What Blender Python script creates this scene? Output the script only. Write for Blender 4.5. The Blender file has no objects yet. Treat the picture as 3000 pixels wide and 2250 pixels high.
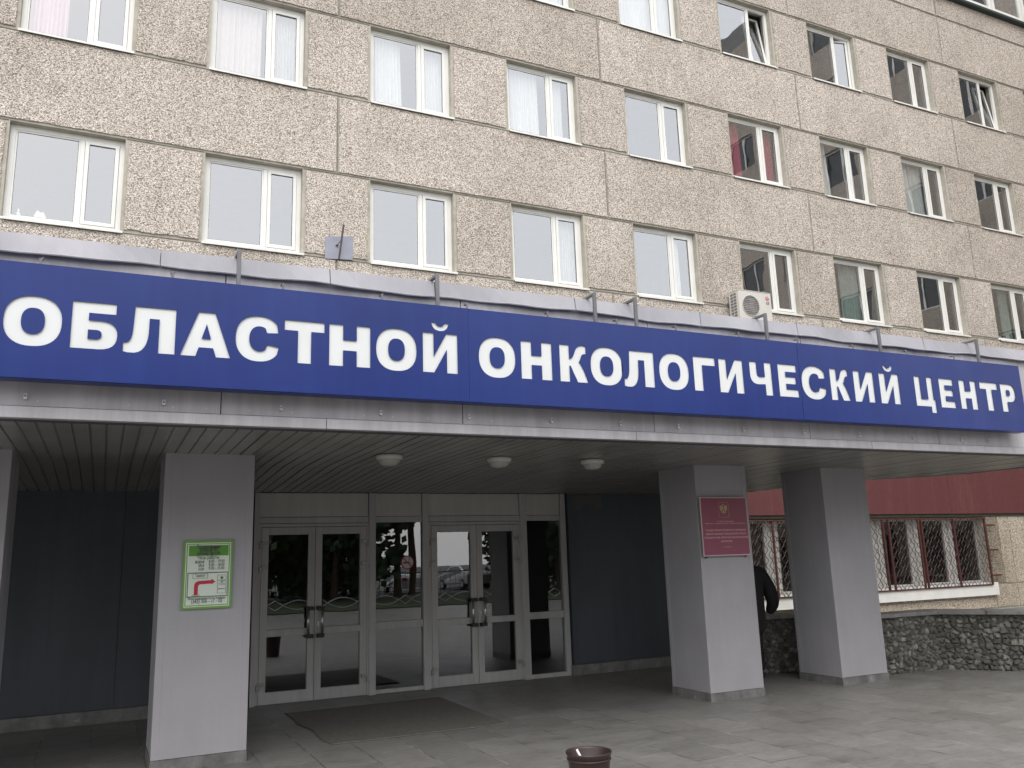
import bpy, bmesh, math, random
from mathutils import Vector, Matrix
random.seed(7)
SC = bpy.context.scene
COL = SC.collection
H0 = 1.6                       # eye height above the porch paving; porch paving is z = 0
# ------------------------------------------------------------------ camera
cam = bpy.data.cameras.new('camera'); camo = bpy.data.objects.new('camera', cam); COL.objects.link(camo)
yw, pi_, ro = 0.4489, 0.2055, -0.0329
f = Vector((math.sin(yw)*math.cos(pi_), math.cos(yw)*math.cos(pi_), math.sin(pi_)))
rt = Vector((math.cos(yw), -math.sin(yw), 0)); up = rt.cross(f)
r2 = rt*math.cos(ro) + up*math.sin(ro); u2 = -rt*math.sin(ro) + up*math.cos(ro)
M = Matrix((( r2.x, u2.x, -f.x, 0), (r2.y, u2.y, -f.y, 0), (r2.z, u2.z, -f.z, H0), (0, 0, 0, 1)))
camo.matrix_world = M
cam.sensor_width = 36; cam.lens = 2478.4/3000*36; cam.clip_end = 2000; cam.clip_start = 0.05
SC.camera = camo
# ------------------------------------------------------------------ world, sun, exposure
w = bpy.data.worlds.new("World"); SC.world = w; w.use_nodes = True
nt = w.node_tree; nt.nodes.clear()
sky = nt.nodes.new('ShaderNodeTexSky'); sky.sky_type = 'NISHITA'; sky.sun_disc = False
SUN_EL, SUN_AZ = math.radians(52), math.radians(200)     # azimuth from +Y clockwise
sky.sun_elevation = SUN_EL; sky.sun_rotation = SUN_AZ; sky.dust_density = 3.0; sky.air_density = 1.4
mx = nt.nodes.new('ShaderNodeMix'); mx.data_type = 'RGBA'; mx.inputs[0].default_value = 0.86
mx.inputs[7].default_value = (6.85, 6.85, 6.95, 1)          # overcast: the cloud layer evens the sky out
bg = nt.nodes.new('ShaderNodeBackground'); bg.inputs[1].default_value = 0.15
out = nt.nodes.new('ShaderNodeOutputWorld')
nt.links.new(sky.outputs[0], mx.inputs[6]); nt.links.new(mx.outputs[2], bg.inputs[0]); nt.links.new(bg.outputs[0], out.inputs[0])
sl = bpy.data.lights.new('sun', 'SUN'); sl.energy = 0.6; sl.angle = math.radians(28); sl.color = (1, .97, .93)
so = bpy.data.objects.new('sun', sl); COL.objects.link(so)
sd = Vector((math.sin(SUN_AZ)*math.cos(SUN_EL), math.cos(SUN_AZ)*math.cos(SUN_EL), math.sin(SUN_EL)))
so.rotation_euler = sd.to_track_quat('Z', 'Y').to_euler()
SC.view_settings.view_transform = 'Standard'; SC.view_settings.look = 'None'
SC.view_settings.exposure = 1.05; SC.view_settings.gamma = 1
SC.cycles.use_denoising = True
SC.cycles.max_bounces = 8; SC.cycles.glossy_bounces = 4; SC.cycles.transparent_max_bounces = 12
SC.cycles.sample_clamp_indirect = 6

# ------------------------------------------------------------------ object helpers
def tag(o, label=None, cat=None, group=None, kind=None):
    if label: o['label'] = label
    if cat: o['category'] = cat
    if group: o['group'] = group
    if kind: o['kind'] = kind
    return o
def thing(name, loc, label, cat, group=None, rz=0):
    o = bpy.data.objects.new(name, None); COL.objects.link(o); o.empty_display_size = .2
    o.location = loc; o.rotation_euler = (0, 0, rz)
    return tag(o, label, cat, group)
def copy_tree(o, parent=None):
    c = o.copy(); COL.objects.link(c)
    if parent is not None: c.parent = parent
    for ch in list(o.children): copy_tree(ch, c)
    return c
class MB:
    def __init__(s): s.v = []; s.f = []; s.a = []
    def poly(s, pts, a=None):
        n = len(s.v); s.v += [tuple(p) for p in pts]; s.f.append(tuple(range(n, n+len(pts)))); return s
    def box(s, x0, x1, y0, y1, z0, z1):
        n = len(s.v)
        s.v += [(x0,y0,z0),(x1,y0,z0),(x1,y1,z0),(x0,y1,z0),(x0,y0,z1),(x1,y0,z1),(x1,y1,z1),(x0,y1,z1)]
        for q in ((0,3,2,1),(4,5,6,7),(0,1,5,4),(1,2,6,5),(2,3,7,6),(3,0,4,7)): s.f.append(tuple(n+i for i in q))
        return s
    def tube(s, p, q, r, n=8, r1=None, caps=True):
        p = Vector(p); q = Vector(q); d = (q-p)
        if d.length < 1e-6: return s
        d.normalize(); a = d.orthogonal().normalized(); b = d.cross(a); r1 = r if r1 is None else r1
        k = len(s.v)
        for c, rr in ((p, r), (q, r1)):
            for i in range(n):
                t = 2*math.pi*(i+.5)/n; s.v.append(tuple(c + a*math.cos(t)*rr + b*math.sin(t)*rr))
        for i in range(n):
            j = (i+1) % n; s.f.append((k+i, k+j, k+n+j, k+n+i))
        if caps: s.f.append(tuple(k+i for i in reversed(range(n)))); s.f.append(tuple(k+n+i for i in range(n)))
        return s
    def path(s, pts, r, n=6):
        for a, b in zip(pts, pts[1:]): s.tube(a, b, r, n)
        return s
    def lathe(s, prof, c=(0,0,0), n=32):
        k = len(s.v)
        for (r, z) in prof:
            for i in range(n):
                t = 2*math.pi*i/n; s.v.append((c[0]+r*math.cos(t), c[1]+r*math.sin(t), c[2]+z))
        for j in range(len(prof)-1):
            for i in range(n):
                i2 = (i+1) % n; s.f.append((k+j*n+i, k+j*n+i2, k+(j+1)*n+i2, k+(j+1)*n+i))
        return s
    def prism(s, poly2, fn, d):           # outline poly2 (2D) placed by fn(u,v,w) for w in 0,d
        n = len(poly2); k = len(s.v)
        s.v += [tuple(fn(u, v, 0)) for u, v in poly2] + [tuple(fn(u, v, d)) for u, v in poly2]
        s.f.append(tuple(range(k, k+n))); s.f.append(tuple(range(k+2*n-1, k+n-1, -1)))
        for i in range(n):
            j = (i+1) % n; s.f.append((k+i, k+n+i, k+n+j, k+j))
        return s
    def build(s, name, mat, parent=None, bevel=0, smooth=False, loc=None, seg=2):
        me = bpy.data.meshes.new(name)
        vs = s.v
        if parent is not None and loc is None: 
            pl = PW(parent); vs = [(x-pl[0], y-pl[1], z-pl[2]) for x, y, z in vs]
        me.from_pydata(vs, [], s.f)
        bm = bmesh.new(); bm.from_mesh(me); bmesh.ops.recalc_face_normals(bm, faces=bm.faces)
        bm.to_mesh(me); bm.free()
        o = bpy.data.objects.new(name, me); COL.objects.link(o); me.materials.append(mat)
        if parent is not None: o.parent = parent
        if bevel:
            b = o.modifiers.new('bevel', 'BEVEL'); b.width = bevel; b.segments = seg; b.limit_method = 'ANGLE'; b.angle_limit = math.radians(40)
        if smooth:
            for p in me.polygons: p.use_smooth = True
        return o
def PW(o):       # world location of an unrotated parent chain
    l = Vector((0, 0, 0))
    while o is not None: l += Vector(o.location); o = o.parent
    return l
def box(name, mat, parent, *b, **k): return MB().box(*b).build(name, mat, parent, **k)

# ------------------------------------------------------------------ materials
class NT:
    def __init__(s, name):
        s.m = bpy.data.materials.new(name); s.m.use_nodes = True; s.t = s.m.node_tree; s.n = s.t.nodes
        s.b = s.n['Principled BSDF']; s.o = s.n['Material Output']
    def node(s, t, **k):
        n = s.n.new(t)
        for a, b in k.items(): setattr(n, a, b)
        return n
    def link(s, a, b): s.t.links.new(a, b)
    def coord(s, scale=(1,1,1), rot=(0,0,0)):
        g = s.node('ShaderNodeNewGeometry'); mp = s.node('ShaderNodeMapping'); mp.inputs['Scale'].default_value = scale; mp.inputs['Rotation'].default_value = rot
        s.link(g.outputs['Position'], mp.inputs['Vector']); return mp.outputs[0]
    def noise(s, scale, vec=None, detail=4, rough=.55):
        n = s.node('ShaderNodeTexNoise'); n.inputs['Scale'].default_value = scale; n.inputs['Detail'].default_value = detail; n.inputs['Roughness'].default_value = rough
        s.link(vec if vec is not None else s.coord(), n.inputs['Vector']); return n.outputs[0]
    def ramp(s, fac, stops):
        r = s.node('ShaderNodeValToRGB'); e = r.color_ramp.elements
        while len(e) < len(stops): e.new(.5)
        for i, (p, c) in enumerate(stops):
            e[i].position = p; e[i].color = (c if len(c) == 4 else (*c, 1)) if isinstance(c, (tuple, list)) else (c, c, c, 1)
        s.link(fac, r.inputs[0]); return r.outputs[0]
    def mix(s, fac, a, b, mode='MIX'):
        m = s.node('ShaderNodeMix'); m.data_type = 'RGBA'; m.blend_type = mode
        for v, i in ((fac, 0), (a, 6), (b, 7)):
            if isinstance(v, (int, float)): m.inputs[i].default_value = v if i == 0 else (v, v, v, 1)
            elif isinstance(v, tuple): m.inputs[i].default_value = (*v, 1)
            else: s.link(v, m.inputs[i])
        return m.outputs[2]
    def bump(s, h, strength=.3, dist=.01):
        b = s.node('ShaderNodeBump'); b.inputs['Strength'].default_value = strength; b.inputs['Distance'].default_value = dist
        s.link(h, b.inputs['Height']); s.link(b.outputs[0], s.b.inputs['Normal'])
    def base(s, c):
        if isinstance(c, tuple): s.b.inputs['Base Color'].default_value = (*c, 1)
        else: s.link(c, s.b.inputs['Base Color'])
    def set(s, **k):
        for a, b in k.items():
            i = s.b.inputs[a.replace('_', ' ')]
            if hasattr(b, 'is_output'): s.link(b, i)
            else: i.default_value = b
def plain(name, c, rough=.5, metal=0, var=.12, scale=3, spec=.5, bump=0, bscale=60):
    t = NT(name); n = t.noise(scale)
    lo = tuple(x*(1-var) for x in c); hi = tuple(min(1, x*(1+var)) for x in c)
    t.base(t.ramp(n, [(.3, lo), (.7, hi)])); t.set(Roughness=rough, Metallic=metal, Specular_IOR_Level=spec)
    if bump: t.bump(t.noise(bscale), bump, .004)
    return t.m
def pebble(name, tint=(1,1,1), dark_top=False):
    t = NT(name)
    v = t.node('ShaderNodeTexVoronoi'); v.inputs['Scale'].default_value = 1; v.feature = 'F1'
    wob = t.node('ShaderNodeVectorMath', operation='ADD'); nz = t.node('ShaderNodeTexNoise'); nz.inputs['Scale'].default_value = 30
    c = t.coord(); t.link(c, nz.inputs['Vector'])
    sc = t.node('ShaderNodeVectorMath', operation='SCALE'); sc.inputs['Scale'].default_value = .012
    t.link(nz.outputs['Color'], sc.inputs[0]); t.link(c, wob.inputs[0]); t.link(sc.outputs[0], wob.inputs[1])
    mp = t.node('ShaderNodeMapping'); mp.inputs['Scale'].default_value = (50, 50, 70); t.link(wob.outputs[0], mp.inputs[0]); t.link(mp.outputs[0], v.inputs['Vector'])
    sep = t.node('ShaderNodeSeparateColor'); t.link(v.outputs['Color'], sep.inputs[0])
    chip = t.ramp(sep.outputs[0], [(0, (.34,.29,.245)), (.14, (.50,.445,.385)), (.5, (.70,.64,.56)), (.85, (.80,.745,.66)), (1, (.90,.86,.78))])
    gap = t.ramp(v.outputs['Distance'], [(.40, 1.04), (.72, .36)])
    colr = t.mix(1, chip, gap, 'MULTIPLY')
    big = t.noise(.7, None, 5, .6); colr = t.mix(1, colr, t.ramp(big, [(.25, (.80,.785,.775)), (.5, (.97,.965,.95)), (.75, (1.06,1.05,1.06))]), 'MULTIPLY')
    mid = t.noise(3.2, t.coord((1, 1, 1.3)), 6, .7)
    colr = t.mix(1, colr, t.ramp(mid, [(.26, (.66,.645,.62)), (.38, (.95,.945,.935)), (1, (1.03,1.03,1.04))]), 'MULTIPLY')
    run = t.noise(1.0, t.coord((5.5, 5.5, .55)), 5, .7)                        # rain-washed streaks
    colr = t.mix(.35, colr, t.mix(1, colr, t.ramp(run, [(.35, .72), (.6, 1.0)]), 'MULTIPLY'))
    fine = t.noise(95, None, 2); colr = t.mix(1, colr, t.ramp(fine, [(.3, .80), (.65, 1.12)]), 'MULTIPLY')
    colr = t.mix(1, colr, (1.13*tint[0],1.115*tint[1],1.145*tint[2]), 'MULTIPLY')
    oi = t.node('ShaderNodeObjectInfo'); colr = t.mix(1, colr, t.ramp(oi.outputs['Random'], [(0, (.91,.90,.885)), (.5, (.98,.975,.965)), (1, (1.05,1.045,1.045))]), 'MULTIPLY')
    sp_ = t.noise(1.9, None, 3, .5); sp2 = t.noise(26, None, 3, .6); spm = t.mix(1, t.ramp(sp_, [(.66, 0.0), (.74, 1.0)]), t.ramp(sp2, [(.45, 0.0), (.6, .8)]), 'MULTIPLY'); colr = t.mix(spm, colr, (.13,.12,.10))
    t.base(colr); t.set(Roughness=.92, Specular_IOR_Level=.2)
    inv = t.ramp(v.outputs['Distance'], [(0, 1.0), (.7, 0.0)])
    t.bump(inv, .75, .012); return t.m
MAT = {}
MAT['pebble'] = pebble('pebble_dash')
MAT['pebble_dirty'] = pebble('pebble_dash_dirty', (.52,.50,.44))
MAT['pebble_old'] = pebble('pebble_dash_old', (.90,.88,.80))
t = NT('render_mortar'); n1 = t.noise(9, None, 6, .7); n2 = t.noise(1.3)
t.base(t.mix(1, t.ramp(n1, [(.3, (.34,.315,.265)), (.5, (.43,.40,.34)), (.7, (.50,.465,.40))]), t.ramp(n2, [(.3, .82), (.7, 1.05)]), 'MULTIPLY')); t.set(Roughness=.9); t.bump(n1, .4, .01); MAT['mortar'] = t.m
MAT['joint'] = plain('joint_sealant', (.15,.135,.115), .9, var=.4, scale=12)
MAT['pvc'] = plain('white_pvc', (.74,.735,.70), .38, var=.05, scale=2)
MAT['oldwhite'] = plain('old_white_paint', (.42,.41,.385), .6, var=.2, scale=5)
MAT['pvc_dark'] = plain('pvc_gasket', (.06,.06,.062), .5)
MAT['sill'] = plain('sill_sheet', (.70,.695,.66), .4, var=.08, scale=6)
def panelmetal(name, c, rough=.42, dirt=.25, spec=.5):
    t = NT(name); n = t.noise(1.6, t.coord((1, 1, 1))); st = t.noise(1.0, t.coord((9, 9, .5)), 5, .65)
    col = t.ramp(n, [(.3, tuple(x*.93 for x in c)), (.7, tuple(x*1.05 for x in c))])
    col = t.mix(dirt, col, t.mix(1, col, t.ramp(st, [(.4, (.55,.53,.50)), (.62, 1.0)]), 'MULTIPLY'))
    fine = t.noise(260, None, 2); col = t.mix(1, col, t.ramp(fine, [(.3, .93), (.7, 1.05)]), 'MULTIPLY')
    t.base(col); t.set(Roughness=t.ramp(t.noise(4), [(.3, rough-.06), (.7, rough+.1)]), Specular_IOR_Level=spec)
    t.bump(t.noise(2.2, None, 2), .25, .012)
    return t.m
MAT['fascia'] = panelmetal('fascia_sheet', (.44,.425,.45), .38, .4)
MAT['flash'] = panelmetal('flashing_sheet', (.40,.395,.425), .45, .12)
MAT['column'] = panelmetal('column_cladding', (.332,.323,.342), .5, .07)
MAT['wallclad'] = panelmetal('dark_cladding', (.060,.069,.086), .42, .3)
MAT['soffit'] = None
t = NT('soffit_planks'); g = t.node('ShaderNodeNewGeometry'); sp = t.node('ShaderNodeSeparateXYZ'); t.link(g.outputs['Position'], sp.inputs[0])
m1 = t.node('ShaderNodeMath', operation='DIVIDE'); m1.inputs[1].default_value = .11; t.link(sp.outputs[0], m1.inputs[0])
m2 = t.node('ShaderNodeMath', operation='FLOOR'); t.link(m1.outputs[0], m2.inputs[0])
wn = t.node('ShaderNodeTexWhiteNoise'); wn.noise_dimensions = '1D'; t.link(m2.outputs[0], wn.inputs['W'])
c0 = t.ramp(wn.outputs['Value'], [(0, (.235,.225,.21)), (.5, (.262,.25,.235)), (1, (.285,.273,.255))])
ns = t.noise(2.2, t.coord((1,1,1)), 6, .65); c0 = t.mix(1, c0, t.ramp(ns, [(.3, .78), (.6, 1.03)]), 'MULTIPLY')
t.base(c0); t.set(Roughness=.3, Specular_IOR_Level=.6); t.bump(t.noise(5, t.coord((1, .35, 1)), 3), .2, .01); MAT['soffit'] = t.m
t = NT('blue_sheet'); n = t.noise(1.1, t.coord((1,1,1.4)), 5, .6)
blue = t.ramp(n, [(.3, (.002,.016,.140)), (.7, (.004,.022,.168))])
st = t.noise(1, t.coord((11, 11, .4)), 4, .6); blue = t.mix(.5, blue, t.mix(1, blue, t.ramp(st, [(.35, (1.5,1.35,1.12)), (.55, 1.0)]), 'MULTIPLY'))
t.base(blue); t.set(Roughness=t.ramp(t.noise(2.5, None, 4), [(.3, .28), (.7, .36)]), Specular_IOR_Level=.45); t.bump(t.noise(1.4, None, 1), .12, .01); MAT['blue'] = t.m
MAT['acrylic'] = plain('white_acrylic', (.70,.715,.71), .35, var=.03)
MAT['steel'] = plain('grey_steel', (.16,.16,.17), .5, .3, .15)
MAT['zinc'] = plain('zinc_clip', (.55,.55,.56), .4, .5, .2)
MAT['rod'] = plain('dark_rod', (.085,.07,.07), .6, .2, .25, 20)
MAT['alu'] = panelmetal('aluminium_frame', (.45,.445,.44), .4, .3)
MAT['transom'] = panelmetal('transom_panel', (.50,.48,.455), .45, .2)
MAT['black'] = plain('black_plastic', (.012,.012,.013), .45)
MAT['chrome'] = plain('brushed_tube', (.5,.5,.5), .28, .9)
MAT['hinge'] = plain('hinge_metal', (.33,.32,.31), .4, .4)
t = NT('granite_plinth'); n1 = t.noise(6, t.coord((1,1,1.2)), 8, .75); n2 = t.noise(3, t.coord((2.5, 2.5, .7)), 5, .6)
c0 = t.ramp(n1, [(.3, (.07,.07,.067)), (.5, (.13,.13,.125)), (.62, (.17,.17,.165)), (.68, (.42,.42,.41))])
t.base(t.mix(.3, c0, t.ramp(n2, [(.35, (.075,.075,.07)), (.65, (.30,.30,.29))]))); t.set(Roughness=.75); t.bump(n1, .3, .005); MAT['plinth'] = t.m
t = NT('red_band_paint'); st = t.noise(1, t.coord((3,3,.25)), 5, .7); sf = t.noise(6, None, 6, .7)
c0 = t.ramp(st, [(.3, (.098,.026,.026)), (.55, (.112,.030,.031)), (.74, (.150,.048,.047))])
t.base(t.mix(1, c0, t.ramp(sf, [(.3, .85), (.7, 1.08)]), 'MULTIPLY')); t.set(Roughness=.7); t.bump(t.noise(60), .3, .004); MAT['red'] = t.m
MAT['rust_red'] = plain('red_brown_steel', (.075,.023,.019), .65, var=.3, scale=9)
MAT['wire'] = plain('grille_wire', (.055,.03,.025), .65, var=.3, scale=9)
MAT['apron'] = plain('white_apron', (.72,.71,.68), .5, var=.06)
MAT['lampwhite'] = plain('lamp_body', (.50,.50,.47), .45)
MAT['lampglass'] = plain('lamp_diffuser', (.36,.355,.32), .3)
MAT['bucket'] = plain('brown_plastic', (.036,.020,.017), .42, var=.15, scale=14)
MAT['stick'] = plain('white_stick', (.75,.74,.76), .5, var=.03)
MAT['ac'] = plain('cream_casing', (.60,.575,.53), .42, var=.05)
MAT['ac_dark'] = plain('ac_inside', (.16,.15,.15), .6)
MAT['ac_fan'] = plain('ac_fan', (.22,.21,.21), .5)
MAT['logo_red'] = plain('logo_red', (.50,.02,.07), .4)
MAT['ink'] = plain('dark_ink', (.07,.07,.07), .6)
MAT['plate'] = plain('grey_blue_plate', (.27,.28,.34), .5, var=.1, scale=5)
MAT['wood'] = plain('bark', (.09,.065,.045), .9, var=.4, scale=8)
MAT['rubber'] = plain('tyre_rubber', (.02,.02,.02), .8)
MAT['mat'] = plain('floor_mat', (.118,.110,.096), .95, var=.2, scale=30, bump=.4, bscale=150)
MAT['concrete'] = plain('coping_concrete', (.20,.197,.19), .85, var=.25, scale=7, bump=.3)
# glass
def glassmat(name, f0, tint, wob=.12, rough=0.0):
    t = NT(name); t.n.remove(t.b)
    tr = t.node('ShaderNodeBsdfTransparent'); tr.inputs[0].default_value = (*tint, 1)
    gl = t.node('ShaderNodeBsdfGlossy'); gl.inputs['Roughness'].default_value = rough; gl.inputs[0].default_value = (.97,.98,1,1)
    fr = t.node('ShaderNodeLayerWeight'); fr.inputs[0].default_value = .5; pwr = t.node('ShaderNodeMath', operation='POWER'); pwr.inputs[1].default_value = 5
    ad = t.node('ShaderNodeMapRange'); ad.inputs[1].default_value = 0; ad.inputs[2].default_value = 1; ad.inputs[3].default_value = f0; ad.inputs[4].default_value = 1
    bp = t.node('ShaderNodeBump'); bp.inputs['Strength'].default_value = wob; bp.inputs['Distance'].default_value = .02
    nz = t.noise(1.7, t.coord((1, 1, .7)), 1, .4); t.link(nz, bp.inputs['Height']); t.link(bp.outputs[0], gl.inputs['Normal'])
    t.link(fr.outputs['Facing'], pwr.inputs[0]); t.link(pwr.outputs[0], ad.inputs[0]); mxs = t.node('ShaderNodeMixShader'); t.link(ad.outputs[0], mxs.inputs[0]); t.link(tr.outputs[0], mxs.inputs[1]); t.link(gl.outputs[0], mxs.inputs[2])
    t.link(mxs.outputs[0], t.o.inputs[0]); return t.m
MAT['glass'] = glassmat('window_glass', .31, (.92,.94,.93), .12)
MAT['doorglass'] = glassmat('door_glass', .155, (.5,.5,.5), .04)
MAT['glass_low'] = glassmat('old_window_glass', .06, (.6,.6,.6), .05)
MAT['room'] = plain('room_walls', (.22,.22,.215), .9)
MAT['hall'] = plain('hall_walls', (.16,.155,.15), .9)
def cloth(name, c, trans=.35):
    t = NT(name); t.n.remove(t.b); d = t.node('ShaderNodeBsdfDiffuse'); d.inputs[0].default_value = (*c, 1)
    tl = t.node('ShaderNodeBsdfTranslucent'); tl.inputs[0].default_value = (*c, 1); tp = t.node('ShaderNodeBsdfTransparent')
    a = t.node('ShaderNodeMixShader'); a.inputs[0].default_value = .4; t.link(d.outputs[0], a.inputs[1]); t.link(tl.outputs[0], a.inputs[2])
    b = t.node('ShaderNodeMixShader'); t.link(t.ramp(t.noise(14, t.coord((1,1,.4)), 5, .7), [(.35, trans*.3), (.7, trans)]), b.inputs[0]); t.link(a.outputs[0], b.inputs[1]); t.link(tp.outputs[0], b.inputs[2])
    t.link(b.outputs[0], t.o.inputs[0]); return t.m
MAT['c_white'] = cloth('white_curtain', (.97,.97,.96), .1)
MAT['c_sheer'] = cloth('sheer_curtain', (.88,.90,.88), .3)
MAT['c_pink'] = cloth('pink_curtain', (.70,.16,.24), .05)
MAT['c_pale'] = cloth('pale_pink_curtain', (.90,.66,.72), .05)
MAT['c_peach'] = cloth('peach_curtain', (.90,.80,.76), .1)
MAT['c_green'] = cloth('greenish_curtain', (.50,.62,.57), .35)

# ------------------------------------------------------------------ ground
t = NT('granite_paving'); c = t.coord((1,1,1), (0,0,math.radians(90)))
br = t.node('ShaderNodeTexBrick'); br.offset = .5; br.inputs['Scale'].default_value = 1; br.inputs['Brick Width'].default_value = .69; br.inputs['Row Height'].default_value = .435
br.inputs['Mortar Size'].default_value = .0058; br.inputs['Mortar Smooth'].default_value = .1; br.inputs['Color1'].default_value = (.170,.166,.160,1); br.inputs['Color2'].default_value = (.208,.203,.195,1); br.inputs['Mortar'].default_value = (.11,.105,.10,1)
wv = t.node('ShaderNodeVectorMath', operation='ADD'); nz = t.node('ShaderNodeTexNoise'); nz.inputs['Scale'].default_value = 2; t.link(c, nz.inputs['Vector'])
s1 = t.node('ShaderNodeVectorMath', operation='SCALE'); s1.inputs['Scale'].default_value = .012; t.link(nz.outputs['Color'], s1.inputs[0]); t.link(c, wv.inputs[0]); t.link(s1.outputs[0], wv.inputs[1]); t.link(wv.outputs[0], br.inputs['Vector'])
jn = t.noise(3.1, None, 3, .6)
jc = t.ramp(jn, [(.38, (.055,.052,.048)), (.50, (.135,.13,.124)), (.62, (.32,.31,.295))])   # joints: black dirt in some, pale grout in others
tile = t.mix(br.outputs['Fac'], br.outputs['Color'], jc)
sta = t.noise(1.4, t.coord((1, 1.6, 1)), 7, .72)
tile = t.mix(1, tile, t.ramp(sta, [(.28, (.62,.61,.60)), (.42, (.93,.92,.90)), (.6, (1.04,1.03,1.01)), (.75, (1.18,1.17,1.14))]), 'MULTIPLY')
st2 = t.noise(9, t.coord((1, 2.2, 1)), 6, .7); tile = t.mix(1, tile, t.ramp(st2, [(.3, .80), (.55, 1.02), (.75, 1.12)]), 'MULTIPLY')
tile = t.mix(1, tile, t.ramp(t.noise(110, None, 3, .7), [(.3, .80), (.5, 1.0), (.72, 1.16)]), 'MULTIPLY'); t.base(tile); t.set(Roughness=t.ramp(sta, [(.3, .34), (.7, .60)]), Specular_IOR_Level=.5); t.bump(t.mix(.5, br.outputs['Fac'], st2), .25, .004)
MAT['paving'] = t.m
MAT['asphalt'] = plain('asphalt', (.055,.055,.057), .85, var=.3, scale=2, bump=.3)
MAT['lawn'] = plain('lawn', (.028,.045,.014), .95, var=.4, scale=1.2, bump=.6, bscale=40)
tag(MB().box(-400, 400, -400, 400, -.6, -.02).build('ground', MAT['asphalt']), 'dark asphalt ground around the building', 'ground', kind='structure')
tag(MB().box(-14, 40, -9, 14.9, -.5, 0).build('paving', MAT['paving']), 'grey granite slab paving of the porch', 'paving', kind='structure')
tag(MB().box(-60, 80, -22, -9.1, -.5, .03).build('lawn', MAT['lawn']), 'green lawn across from the entrance', 'lawn', kind='structure')

# ------------------------------------------------------------------ hospital facade
YW = 14.73                    # face of the pebble-dash panels
YC = 14.755                   # face of the smooth core between them
X0, P, Z1, HH, WW, WH = -1.776, 3.0, 5.565+H0, 3.324, 1.711, 1.697
XL, XR = -10.5, 27.9
B = thing('hospital_building', (9, 15, 0), 'large grey-beige hospital block of pebble-dash concrete panels with rows of white windows', 'building')
def winx(i): return X0+P*i
ROWS = {1: list(range(-2, 10)), 2: list(range(-2, 10)), 3: list(range(-2, 10))}
GX0, GX1, GZ0, GZ1 = 10.6, 20.5, -.99+H0, .73+H0      # ground-floor strip window opening
core = MB()
def wallgrid(zb, zt, holes):      # core strip between zb and zt with window holes [(x0,x1)]
    x = XL
    for a, b in holes:
        core.box(x, a, YC, 15.1, zb, zt); x = b
    core.box(x, XR, YC, 15.1, zb, zt)
core.box(XL, XR, YC, 15.1, -.5, GZ0); wallgrid(GZ0, GZ1, [(GX0, GX1), (22.1, 26.2)]); core.box(XL, XR, YC, 15.1, GZ1, Z1)
for r in (1, 2, 3):
    zb = Z1+HH*(r-1); wallgrid(zb, zb+WH, [(winx(i), winx(i)+WW) for i in ROWS[r]])
    core.box(XL, XR, YC, 15.1, zb+WH, zb+HH)
zt = Z1+HH*3; VEN = 1.126*14.5+H0
core.box(XL, XR, YC, 15.1, zt, VEN); core.box(XL, 15, YC, 15.1, VEN, VEN+1.5); core.box(XL, XR, YC, 15.1, VEN+1.5, VEN+3.2)
core.build('wall_core', MAT['mortar'], B)
box('roof_slab', MAT['concrete'], B, XL, XR, 15.12, 27, VEN+2.6, VEN+3)
for nm, b in (('side_wall', (XL, XL+.3, 15.12, 27, -.5, VEN+2.59)), ('back_wall', (XL, XR, 27.02, 27.3, -.5, VEN+3)), ('side_wall', (XR-.3, XR, 15.12, 27, -.5, VEN+2.59))): box(nm, MAT['pebble_old'], B, *b)

def jag(x0, x1, z0, z1, j=.005, step=.045, seed=0):
    R = random.Random(seed); pts = []
    def seg(a, b, ax, fixed, sgn):
        n = max(2, int(abs(b-a)/step)); off = 0
        for i in range(n):
            u = a+(b-a)*i/n; off = off*.6+R.uniform(-j, j)
            pts.append((u, fixed+sgn*abs(off)*1.3) if ax == 0 else (fixed+sgn*abs(off)*1.3, u))
    seg(x0, x1, 0, z0, 1); seg(z0, z1, 1, x1, -1); seg(x1, x0, 0, z1, -1); seg(z1, z0, 1, x0, 1)
    return pts
panel_n = 0
def panel(x0, x1, z0, z1, name='wall_panel', mat='pebble', y=YW, back=None, j=.007):
    global panel_n; panel_n += 1
    o = MB().prism(jag(x0, x1, z0, z1, j, seed=panel_n), lambda u, v, w_: (u, y+w_, v), (back or YC+.02)-y).build(name, MAT[mat], B)
    return o
seal = MB()
JX = [winx(i)+WW+(P-WW)/2 for i in range(-3, 10, 2)]     # joints every second window
JX = [x for x in JX if XL < x < XR]
def bandrow(z0, z1, xa=XL, xb=XR, mat='pebble'):
    xs = [xa]+[x for x in JX if xa+.3 < x < xb-.3]+[xb]
    for a, b in zip(xs, xs[1:]):
        panel(a+.022, b-.022, z0+.035, z1-.028, mat=mat)
        if b < xb: seal.box(b-.006, b+.006, YC-.004, YC+.03, z0, z1)
for r in (0, 1, 2, 3):
    z0 = Z1+HH*(r-1)+WH; z1 = Z1+HH*r
    if r < 1: z0 = Z1-1.6
    bandrow(z0, z1)
    for z in (z0, z1):
        x = XL
        rr = r if z == z0 else r+1
        cuts = [(winx(i)-.02, winx(i)+WW+.02) for i in ROWS.get(rr, [])]
        for a, b in cuts+[(XR, XR)]:
            if a > x: seal.box(x, a, YC-.006, YC+.03, z-.008, z+.008)
            x = b
for r in (1, 2, 3):
    zb = Z1+HH*(r-1)
    for i in range(-3, 10):
        a = winx(i)+WW; b = winx(i+1) if i < 9 else XR
        a = max(a, XL); 
        panel(a+.055, b-.05, zb+.05, zb+WH-.04, name='pier_panel', mat='pebble' if (i+r) % 3 else 'pebble', j=.012)
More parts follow.
